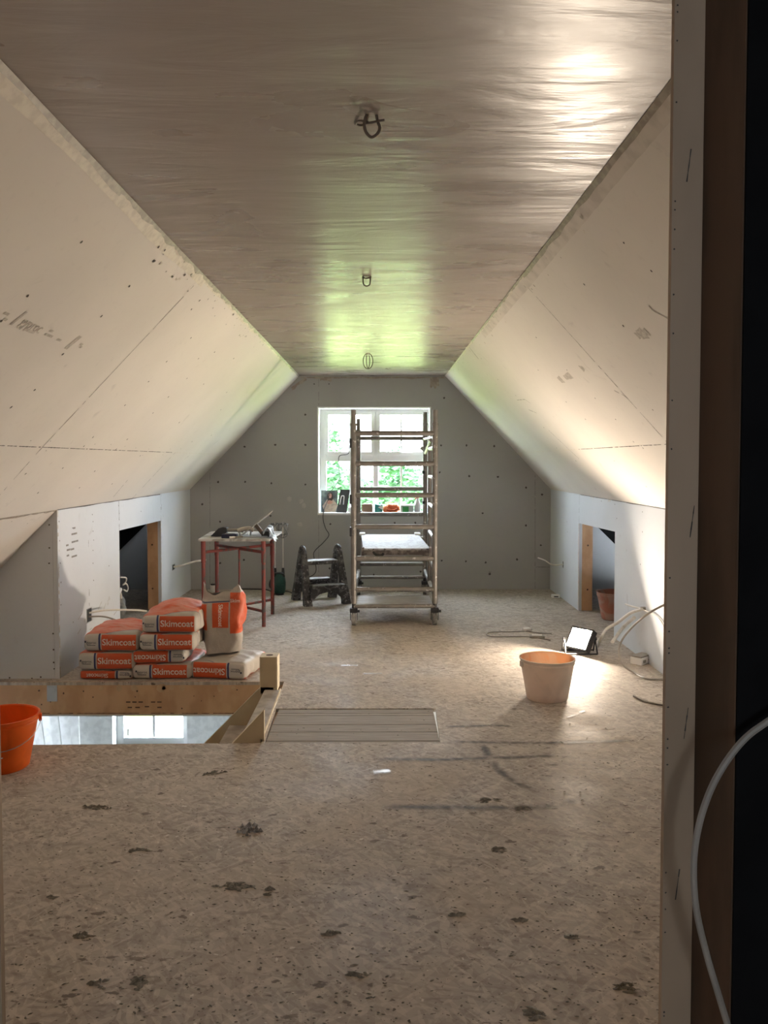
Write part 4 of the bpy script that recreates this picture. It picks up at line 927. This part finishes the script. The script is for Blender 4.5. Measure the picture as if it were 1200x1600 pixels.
# ================================================================== CABLES AND BACK BOXES
def cable(name, label, pts, r, mat, cat='cable', n=8):
    b = B(); tube(b, pts, r, 8, n); return tag(link(name, b, mat, smooth=True), label, cat)
cable('power_cable', 'black cable running along the foot of the end wall to the mixer', [G(338, 919.5)+V((0, -.01, .005)), G(370, 921)+V((0, 0, .005)), G(410, 921.5)+V((0, 0, .005)), G(422, 924)+V((0, 0, .005)), G(428, 930)+V((0, 0, .012)), G(433, 925)+V((0, 0, .008)), G(450, 925)+V((0, 0, .005)), G(458, 928)+V((0, 0, .005))], .0065, CABLEK)
ww = lambda px, py, d=.05: W(px, py, YE-d)
cable('hanging_cable', 'thin black cable dangling from the window down behind the step stool',
      [W(545, 697, YF-.03), W(544, 709, YF-.04), W(531, 712, YF-.05), W(529, 722, YF-.05), W(530, 736, YF-.05), W(531, 746, YF-.05), W(525, 757, YF-.06), W(516, 770, YF-.08), W(511, 785, YF-.10), ww(506, 797, .012), ww(505, 812, .02), ww(509, 826, .03), ww(514, 836, .03), ww(505, 848, .03), ww(491, 862, .04), ww(491, 873, .05), ww(494, 888, .05), ww(491, 897, .06), ww(478, 905, .08), ww(470, 915, .10)], .0042, CABLEK, n=6)
def backbox(label, p, nx_, depth=.004, w_=.045, h_=.045, mat=None):
    t = thing('socket_box', label, 'socket box', p); s_ = 1 if nx_ > 0 else -1
    b = B()
    for q in (((0, -w_, -h_), (.003, w_, -h_+.005)), ((0, -w_, h_-.005), (.003, w_, h_)), ((0, -w_, -h_), (.003, -w_+.005, h_)), ((0, w_-.005, -h_), (.003, w_, h_))):
        box(b, (q[0][0]*s_, q[0][1], q[0][2]), (q[1][0]*s_, q[1][1], q[1][2]))
    link('rim', b, mat or STEEL, t); b = B(); box(b, (.0004*s_, -w_+.005, -h_+.005), (.0012*s_, w_-.005, h_-.005)); link('recess', b, BLACKP, t)
    return t
p = X(271, 886, L); backbox('black socket back box on the left wall beyond the eaves opening', p, 1, w_=.05, h_=.03)
cable('white_cable', 'white cable sticking out of the left wall beyond the eaves opening', [p+V((.001, 0, .0)), p+V((.10, .02, .02)), p+V((.20, .10, .045)), p+V((.29, .18, .05))], .010, CABLEW)
p = X(139, 961, L); backbox('steel socket back box low on the left wall beside the sacks', p, 1, w_=.05, h_=.05)
cable('grey_cable', 'upper grey cable poking from the low socket box by the sacks', [p+V((.001, .0, .015)), p+V((.10, .08, .02)), p+V((.26, .20, .0)), p+V((.34, .26, -.02))], .007, CABLEW)
cable('grey_cable', 'lower grey cable curling from the low socket box by the sacks', [p+V((.001, -.01, -.01)), p+V((.10, .04, -.02)), p+V((.2, .1, -.07))], .006, CABLEG)
p = X(880, 882, R); backbox('small dark socket back box on the right wall near the end wall', p, -1, w_=.022, h_=.035)
cable('white_cable', 'white cable poking from the right wall near the end wall', [p+V((-.001, 0, 0)), p+V((-.10, .05, -.01)), p+V((-.17, .10, .03)), p+V((-.22, .2, .045))], .007, CABLEW)
t = thing('junction_box', 'small white box on the floor in the far right corner', 'box', G(868, 934)); b = B(); box(b, (-.04, -.03, .0005), (.04, .03, .035), bev=.004); link('shell', b, WHITE, t); b = B(); box(b, (-.022, -.032, .010), (.022, -.0295, .022)); link('slot', b, BLACKP, t)
# flex and conduits around the lamp
cable('flex_coil', 'thin grey flex looping on the floor left of the lamp', [G(*q)+V((0, 0, .005)) for q in ((860, 1001), (830, 996), (800, 995.5), (770, 995.5), (760, 992), (768, 988.5), (800, 988), (822, 987), (836, 989), (862, 991))], .0045, CABLEG)
t = thing('plug', 'small beige plug lying among the flex left of the lamp', 'plug', G(823, 986), .3); b = B(); box(b, (-.032, -.025, .0005), (.032, .025, .026), bev=.006); link('shell', b, CABLEW, t)
b = B(); box(b, (.034, -.012, .006), (.044, -.008, .018)); box(b, (.034, .008, .006), (.044, .012, .018)); link('pin', b, STEEL, t)
t = thing('flat_connector', 'flat grey connector block lying among the flex left of the lamp', 'connector', G(839, 996), -.15); b = B(); box(b, (-.06, -.035, .0005), (.06, .035, .018), bev=.004); link('shell', b, CABLEG, t); b = B(); box(b, (-.04, -.02, .018), (.04, .02, .021)); link('lid', b, CABLEW, t)
q0 = X(1008, 951, R)
t = thing('cable_clip', 'dark clip holding cables on the right wall above the floor box', 'clip', q0); b = B(); rod(b, (-.03, 0, 0), (0, 0, 0), .014, 10); link('clip_body', b, CABLEG, t); b = B(); rod(b, (-.034, 0, 0), (-.03, 0, 0), .006, 8); link('nail', b, STEEL, t)
cable('conduit', 'white conduit arching down from the wall clip to the floor by the lamp', [q0+V((-.03, -.02, 0)), X(985, 958, R-.05), X(965, 973, R-.12), W(948, 983, 6.15), W(939, 997, 6.1), G(934, 1012)+V((0, 0, .012))], .012, CABLEW)
cable('conduit', 'short straight white conduit ending in mid-air right of the lamp', [X(991, 965, R-.05), W(974, 980, 6.15), W(957, 1003, 5.95)], .013, CABLEW)
cable('conduit', 'short thin white cable left of the wall clip', [q0+V((-.03, .0, .0)), q0+V((-.05, .15, -.01)), q0+V((-.05, .3, -.02))], .006, CABLEW)
cable('floor_flex', 'grey flex sweeping from the doorway edge round the floor box', [W(1062, 938, 5.2), W(1041, 944, 5.25), W(1014, 958, 5.35), W(990, 978, 5.5), W(972, 1000, 5.6), W(967, 1020, 5.6), W(974, 1039, 5.55)-V((0, 0, .0)), G(990, 1052)+V((0, 0, .006)), G(1012, 1062)+V((0, 0, .006)), G(1045, 1062)+V((0, 0, .006)), G(1065, 1060)+V((0, 0, .006))], .007, CABLEG)
cable('floor_flex', 'short grey flex on the floor nearest the doorway', [G(990, 1089)+V((0, 0, .006)), G(1010, 1098)+V((0, 0, .006)), G(1045, 1104)+V((0, 0, .006)), G(1075, 1106)+V((0, 0, .006))], .006, CABLEG)
cable('shadowy_flex', 'flex hanging in an arc against the right wall beyond the clip', [q0+V((-.02, -.02, -.005)), X(1025, 962, R-.01), X(1038, 980, R-.01), X(1047, 1005, R-.01), X(1050, 1025, R-.01)], .005, CABLEW)
t = thing('floor_socket', 'white twin socket box lying on the floor by the right wall', 'socket', G(1002, 1036), .75)
b = B(); box(b, (-.075, -.045, .0005), (.075, .045, .05), bev=.004); link('shell', b, WHITE, t); b = B(); box(b, (-.055, -.047, .015), (-.02, -.0445, .035)); box(b, (.02, -.047, .015), (.055, -.0445, .035)); link('outlet', b, CABLEG, t)
b = B(); box(b, (-.07, -.04, .05), (.07, .04, .062), bev=.003); link('faceplate', b, CABLEG, t)
cable('white_cable', 'thin cable from the floor socket towards the doorway edge', [G(1012, 1037)+V((0, 0, .03)), G(1030, 1036)+V((0, 0, .02)), G(1050, 1026)+V((0, 0, .03)), G(1070, 1018)+V((0, 0, .02))], .005, CABLEG)
cable('thick_cable', 'white cable hanging in a curve in the dark right of the doorway', [W(*q, 1.10) for q in ((1235, 1105), (1200, 1127), (1165, 1153), (1135, 1190), (1110, 1235), (1092, 1290), (1084, 1350), (1088, 1420), (1104, 1490), (1120, 1545), (1138, 1605), (1150, 1650))], .0046, plain('off_white_cable', (.40, .37, .33), .5))
# cable loops hanging from the ceiling
def loop(label, px, py, w_, h_, r, kind):
    p = G(px, py, ZC); t = thing('cable_loop', label, 'cable', p); b = B()
    if kind == 0:
        for w2_, h2_, a in ((w_, h_, 0), (w_*.55, h_*.95, .9)):
            tube(b, [V((0, 0, 0))]+[V((w2_*math.sin(k/12*2*math.pi)*math.cos(a), w2_*math.sin(k/12*2*math.pi)*math.sin(a), -h2_*(1-math.cos(k/12*2*math.pi))/2)) for k in range(1, 12)]+[V((0, 0, 0))], r, 8, 3)
    elif kind == 1:
        tube(b, [(-w_, 0, 0), (-w_, 0, -h_*.5), (-w_*.8, 0, -h_*.85), (0, 0, -h_), (w_*.8, 0, -h_*.85), (w_, 0, -h_*.5), (w_, 0, 0)], r, 8, 4)
        tube(b, [(-w_*1.3, 0, -.008), (0, .004, -.012), (w_*1.3, 0, -.006)], r, 6, 3)
    else:
        tube(b, [(-.012, 0, 0), (-.018, -.01, -.018), (-.020, 0, -.034), (-.013, 0, -.052), (0, .004, -.060), (.015, 0, -.052), (.021, 0, -.036), (.015, 0, -.018), (.012, 0, -.0)], r, 10, 5)
        tube(b, [(-.02, .004, -.022), (0, -.008, -.026), (.02, .0, -.018), (.034, 0, -.016)], r*.8, 8, 4)
        tube(b, [(-.01, 0, -.022), (-.035, .03, -.006), (-.045, .06, -.003), (-.03, .075, -.001), (-.012, .05, -.004), (0, .01, -.018)], r*.7, 8, 5)
    link('wire', b, plain('ceiling_cable', (.16, .125, .095), .5), t, smooth=True)
    b = B(); lathe(b, [(.001, -.004), (.018, -.003), (.02, .0)], 12, cap=False); link('hole_rim', b, FILLD, t); return t
loop('short coiled cable loop hanging nearest from the glossy ceiling', 581, 178, .02, .05, .0042, 2)
loop('small cable loop hanging from the middle of the glossy ceiling', 573, 431, .018, .052, .0035, 1)
loop('teardrop double cable loop hanging from the ceiling nearest the end wall', 575, 552, .042, .135, .0035, 0)

# ================================================================== THINGS ON THE WINDOW SILL
ZS = WZ0; YS = YE+.07
def sx(px, y=YS): return W(px, 720, y).x
t = thing('picture', 'picture of a long-haired robed figure leaning on the sill', 'picture', (sx(515.5, YE+.12), YE+.12, ZS)); b = B()
Mp = Matrix.Rotation(-.10, 4, 'X')
box(b, (-.100, 0, .001), (.085, .004, .245), M=Mp); link('backing', b, plain('picture_ground', (.09, .11, .12), .6, c2=(.25, .3, .28), sc=9), t)
def disc(bm, cx_, cz, rx, rz_, e, mi=0, n_=18): poly(bm, [Mp @ V((cx_+rx*math.cos(a), -e, cz+rz_*math.sin(a))) for a in [i*2*math.pi/n_ for i in range(n_)]], mi)
b = B(); poly(b, [Mp @ V(p) for p in ((-.085, -.001, .07), (-.03, -.001, .15), (.03, -.001, .15), (.085, -.001, .08), (.06, -.001, .002), (-.06, -.001, .002))]); link('painted_robe', b, plain('robe_paint', (.62, .50, .40), .6, c2=(.45, .36, .3), sc=30), t)
b = B(); disc(b, 0, .17, .034, .055, .0012); link('painted_hair', b, plain('hair_paint', (.06, .04, .03), .6), t)
b = B(); disc(b, 0, .185, .018, .028, .002); disc(b, -.005, .112, .035, .022, .002); link('painted_skin', b, plain('skin_paint', (.62, .36, .27), .6, c2=(.6, .25, .18), sc=50), t)
t = thing('mirror_panel', 'dark glossy panel with a pale streak leaning beside the picture', 'panel', (sx(535.5, YE+.09), YE+.08, ZS)); b = B(); Mp2 = Matrix.Rotation(-.28, 4, 'X')
prism(b, [Mp2 @ V(p) for p in ((-.070, 0, .001), (.045, 0, .001), (.078, 0, .262), (-.030, 0, .265))], Mp2 @ V((0, .008, 0))); link('panel_board', b, plain('charcoal_gloss', (.07, .075, .085), .25), t)
b = B(); tube(b, [Mp2 @ V(p) for p in ((-.035, -.002, .09), (-.018, -.002, .18), (.0, -.002, .19), (.012, -.002, .18), (.006, -.002, .09))], .006, 6, 4); link('pale_streak', b, WHITE, t)
t = thing('cloth', 'crumpled white cloth on the sill behind the scaffold upright', 'cloth', (sx(549), YS+.02, ZS)); b = B(); bmesh.ops.create_icosphere(b, subdivisions=3, radius=1)
for v in b.verts: q = v.co; q = V((q.x*.045, q.y*.05, max(0, q.z*.045+.03))); v.co = q+noise.noise_vector(q*25)*.012*(1 if q.z > .002 else 0); v.co.z = max(v.co.z, .0005)
link('fabric', b, WHITE, t)
t = thing('cardboard_box', 'small brown cardboard box on the window sill', 'box', (sx(574.5), YS, ZS), -.1); b = B(); box(b, (-.060, -.04, .0005), (.050, .04, .095), bev=.002); link('carton', b, plain('brown_card', (.30, .20, .14), .8), t)
b = B(); box(b, (.0505, -.04, .001), (.0515, .04, .094)); link('dark_side', b, TIMBERD, t)
t = thing('tub', 'teal packet with a white flap next to the brown box', 'packet', (sx(591), YS, ZS), .1); b = B(); prism(b, [(-.04, -.03, .0005), (.045, -.03, .0005), (.045, -.03, .09), (.01, -.03, .085), (-.04, -.03, .095)], (0, .06, 0)); link('wrapper', b, plain('teal_print', (.02, .20, .20), .5), t)
b = B(); prism(b, [(-.005, -.032, .06), (.048, -.032, .03), (.05, -.032, .075), (.03, -.032, .08)], (0, .002, 0)); link('flap', b, WHITE, t)
t = thing('rubber_glove', 'crumpled orange rag lying on the window sill', 'rag', (sx(611.5), YS-.01, ZS)); b = B(); bmesh.ops.create_icosphere(b, subdivisions=4, radius=1)
for v in b.verts:
    q = v.co; ridge = 1-.28*math.exp(-((q.x*.8+q.z*1.1-.25)/.16)**2)*(1 if q.y < 0 else .3)
    q = V((q.x*.092*ridge, q.y*.055*ridge, max(0, (q.z+.6)*.066*ridge))); q += noise.noise_vector(q*16+V((2, 0, 0)))*.014; v.co = V((q.x, q.y, max(q.z, .0005)))
link('rag_body', b, plain('orange_cloth', (.62, .13, .04), .7, c2=(.75, .25, .1), sc=18), t, smooth=True)
b = B(); tube(b, [(-.05, -.052, .035), (-.01, -.06, .03), (.04, -.057, .032), (.07, -.045, .045)], .010, 8, 5); link('fold', b, plain('dark_orange_fold', (.4, .07, .02), .8), t, smooth=True)
t = thing('storage_tub', 'clear tub with a green label on the window sill', 'tub', (sx(636), YS, ZS)); b = B(); box(b, (-.072, -.04, .0005), (.072, .04, .078), bev=.008); link('tub_body', b, plain('pale_plastic', (.50, .56, .56), .3), t)
b = B(); box(b, (-.050, -.0415, .006), (.018, -.040, .068)); link('green_label', b, plain('green_label', (.02, .22, .05), .5), t); b = B(); box(b, (-.075, -.043, .078), (.075, .043, .085), bev=.002); link('lid', b, plain('clear_lid', (.6, .7, .66), .3), t)
t = thing('spray_bottle', 'clear spray bottle with red trigger at the right of the sill', 'spray bottle', (sx(652.5), YS, ZS)); b = B(); lathe(b, [(.001, 0), (.037, 0), (.039, .01), (.039, .085), (.028, .12), (.016, .145), (.014, .165)], 20, cap=False); link('bottle_body', b, plain('cloudy_plastic', (.55, .56, .58), .3), t, smooth=True)
b = B(); box(b, (-.045, -.012, .185), (.018, .012, .212), bev=.004); box(b, (-.014, -.014, .160), (.014, .014, .186), bev=.003); prism(b, [(-.035, -.004, .187), (-.022, -.004, .187), (-.018, -.004, .145), (-.026, -.004, .145)], (0, .008, 0)); link('trigger_head', b, plain('red_plastic', (.6, .02, .02), .4), t)
t = thing('bottle_cap', 'tiny dark cap on the sill left of the brown box', 'cap', (sx(563.5), YS, ZS)); b = B(); lathe(b, [(.001, 0), (.013, 0), (.013, .02), (.001, .021)], 14); link('cap_body', b, BLACKP, t); b = B(); lathe(b, [(.001, .021), (.006, .021), (.006, .026), (.001, .027)], 10); link('tip', b, BLACKP, t)

# ================================================================== IN THE LEFT EAVES OPENING
p = G(214, 958); t = thing('bundled_bag', 'crumpled grey bag standing in the dark eaves opening on the left', 'bag', (-2.28, 7.05, 0)); b = B(); bmesh.ops.create_icosphere(b, subdivisions=4, radius=1)
for v in b.verts:
    q = v.co.copy(); q = V((q.x*.10*(1-.3*q.z), q.y*.13*(1-.45*q.z)+max(0, q.z)*.05, max(0, (q.z+1)*.14))); q += noise.noise_vector(q*9)*.05*(1 if q.z > .001 else 0); v.co = V((q.x, q.y, max(q.z, .0005)))
link('bag_body', b, plain('dull_grey_bag', (.10, .10, .09), .6, c2=(.2, .19, .17), sc=14), t, smooth=True)
b = B(); prism(b, [(.0, .02, .22), (.03, .10, .24), (.0, .16, .36), (-.01, .11, .33)], (.008, 0, 0)); link('bag_neck', b, plain('bag_neck_grey', (.16, .16, .15), .6), t)
cable('loose_cable', 'pale cable loops hanging inside the left eaves opening', [X(188, 902, L-.03), X(197, 903, L-.06), X(196, 910, L-.08), X(192, 914, L-.08), X(197, 912, L-.06), X(200, 918, L-.06), X(198, 924, L-.06), X(193, 921, L-.05)], .006, CABLEW)
t = thing('conduit_stub', 'white plastic conduit end poking into the left eaves opening', 'conduit', X(187, 925, L-.05)); b = B(); rod(b, (0, -.03, -.01), (-.02, .08, .01), .016, 10); link('pipe', b, WHITE, t); b = B(); rod(b, (-.02, .085, -.02), (-.02, .10, -.07), .010, 8); link('tail', b, CABLEW, t)
t = thing('tool_pile', 'dark teal tarpaulin heap on the floor of the left eaves opening', 'tarpaulin', (-2.24, 6.86, 0)); b = B(); bmesh.ops.create_icosphere(b, subdivisions=4, radius=1)
for v in b.verts: q = v.co.copy(); q = V((q.x*.09, q.y*.14, max(0, q.z*.06+.02))); q += noise.noise_vector(q*14)*.03*(1 if q.z > .001 else 0); v.co = V((q.x, q.y, max(q.z, .0005)))
link('sheet', b, plain('dark_teal', (.02, .05, .05), .6, c2=(.1, .14, .14), sc=18), t); b = B(); rod(b, (.05, -.09, .02), (.07, .06, .02), .014, 8); link('roll', b, plain('grey_roll', (.3, .33, .33), .6), t)

# ================================================================== DROPPINGS ON THE FLOOR
def splat(label, px, py, sx_, sy_, n_, c, seed, hgt=.008):
    rr = random.Random(seed); p = G(px, py); b = B()
    for i in range(n_):
        x_, y_ = rr.gauss(0, sx_*.42), rr.gauss(0, sy_*.42); r_ = rr.uniform(.003, .011); a0 = rr.random()*6; k_ = rr.randint(5, 7)
        st = rr.uniform(1, 2.6); an = rr.uniform(-.6, .6)
        base = []
        for j in range(k_):
            a = a0+j*2*math.pi/k_; u_, v_ = r_*st*math.cos(a)*rr.uniform(.6, 1.1), r_*math.sin(a)*rr.uniform(.6, 1.1)
            base.append(b.verts.new((x_+u_*math.cos(an)-v_*math.sin(an), y_+u_*math.sin(an)+v_*math.cos(an), .0008)))
        tp = b.verts.new((x_, y_, rr.uniform(.3, 1)*hgt)); b.faces.new(base[::-1])
        for j in range(k_): b.faces.new((base[j], base[(j+1) % k_], tp))
    o = link('plaster_dropping', b, c, None, loc=p); return tag(o, label, 'plaster dropping')
SD = plain('dried_plaster_dark', (.15, .14, .115), .8, c2=(.25, .235, .20), sc=50); SG = plain('dried_plaster_grey', (.40, .40, .40), .6, c2=(.14, .13, .12), sc=70)
splat('pale grey flaky plaster dropping, brightest on the near floor left of centre', 388, 1296, .055, .05, 46, SG, 1, .018); splat('grey flat plaster dropping on the near floor, below the pale flaky one', 370, 1385, .055, .03, 46, SD, 2)
splat('dark plaster dropping just below the stair opening corner', 335, 1208, .05, .03, 26, SD, 3); splat('faint dark plaster dropping on the near floor, upper left', 155, 1262, .06, .03, 30, SD, 4)
splat('thin dark plaster dropping right of the upper left one', 216, 1328, .04, .015, 14, SD, 5); splat('green-grey plaster dropping near the lower left, the upper of two', 128, 1462, .035, .018, 20, SD, 6)
splat('dark lump of plaster near the bottom left, left of its twin', 154, 1536, .030, .022, 18, SD, 7); splat('dark lump of plaster near the bottom left, right of its twin', 217, 1535, .028, .024, 18, SD, 8)
splat('oval dark plaster dropping at the bottom, left of centre', 516, 1460, .028, .018, 18, SD, 9); splat('dark ring-like plaster dropping right of centre, below the grey streaks', 778, 1328, .028, .03, 18, SD, 10)
splat('small dark plaster dropping at the bottom centre', 561, 1522, .024, .016, 12, SD, 11); splat('large dark plaster dropping at the very bottom, right of centre', 836, 1587, .030, .026, 18, SD, 12)
splat('dark plaster dropping at the lower right near the doorway board', 975, 1543, .026, .018, 16, SD, 13); splat('brownish plaster dropping on the floor below the last grey streak', 808, 1438, .032, .018, 14, SD, 14)
splat('dark plaster dropping at the end of the last grey streak', 820, 1264, .045, .02, 18, SD, 15); splat('dark plaster dropping touching the last grey streak', 762, 1251, .05, .025, 24, SD, 16)
splat('small grey plaster dropping at the right side of the near floor', 897, 1464, .02, .012, 10, SD, 17); splat('small dark plaster dropping near the floor centre bottom', 715, 1429, .022, .012, 10, SD, 18)
splat('small brown plaster dropping to the right of the grey flat one', 422, 1392, .016, .03, 12, SD, 19); splat('long dark plaster dropping at the far left of the near floor', 77, 1402, .03, .012, 8, SD, 20)
rr = random.Random(99); b = B()
for i in range(1700):
    p = G(rr.uniform(15, 1030), 960+640*rr.random()**.8); r_ = rr.uniform(.0012, .0038); el = rr.uniform(-.9, .9); r2 = rr.uniform(1, 2.6)
    if -3 < p.x < -.55 and 4.0 < p.y < 5.4 or p.y < 1.5 or p.x > 1.85: continue
    k_ = 5; a0 = rr.random()*6; base = [b.verts.new((p.x+r_*(math.cos(a0+j*1.2566)*r2*math.cos(el)-math.sin(a0+j*1.2566)*math.sin(el)), p.y+r_*(math.cos(a0+j*1.2566)*r2*math.sin(el)+math.sin(a0+j*1.2566)*math.cos(el)), .0006)) for j in range(k_)]; tp = b.verts.new((p.x, p.y, r_*.8)); b.faces.new(base[::-1])
    for j in range(k_): b.faces.new((base[j], base[(j+1) % k_], tp))
tag(link('plaster_crumbs', b, SD), 'tiny dark plaster crumbs scattered over the floor', 'crumbs', kind='stuff')
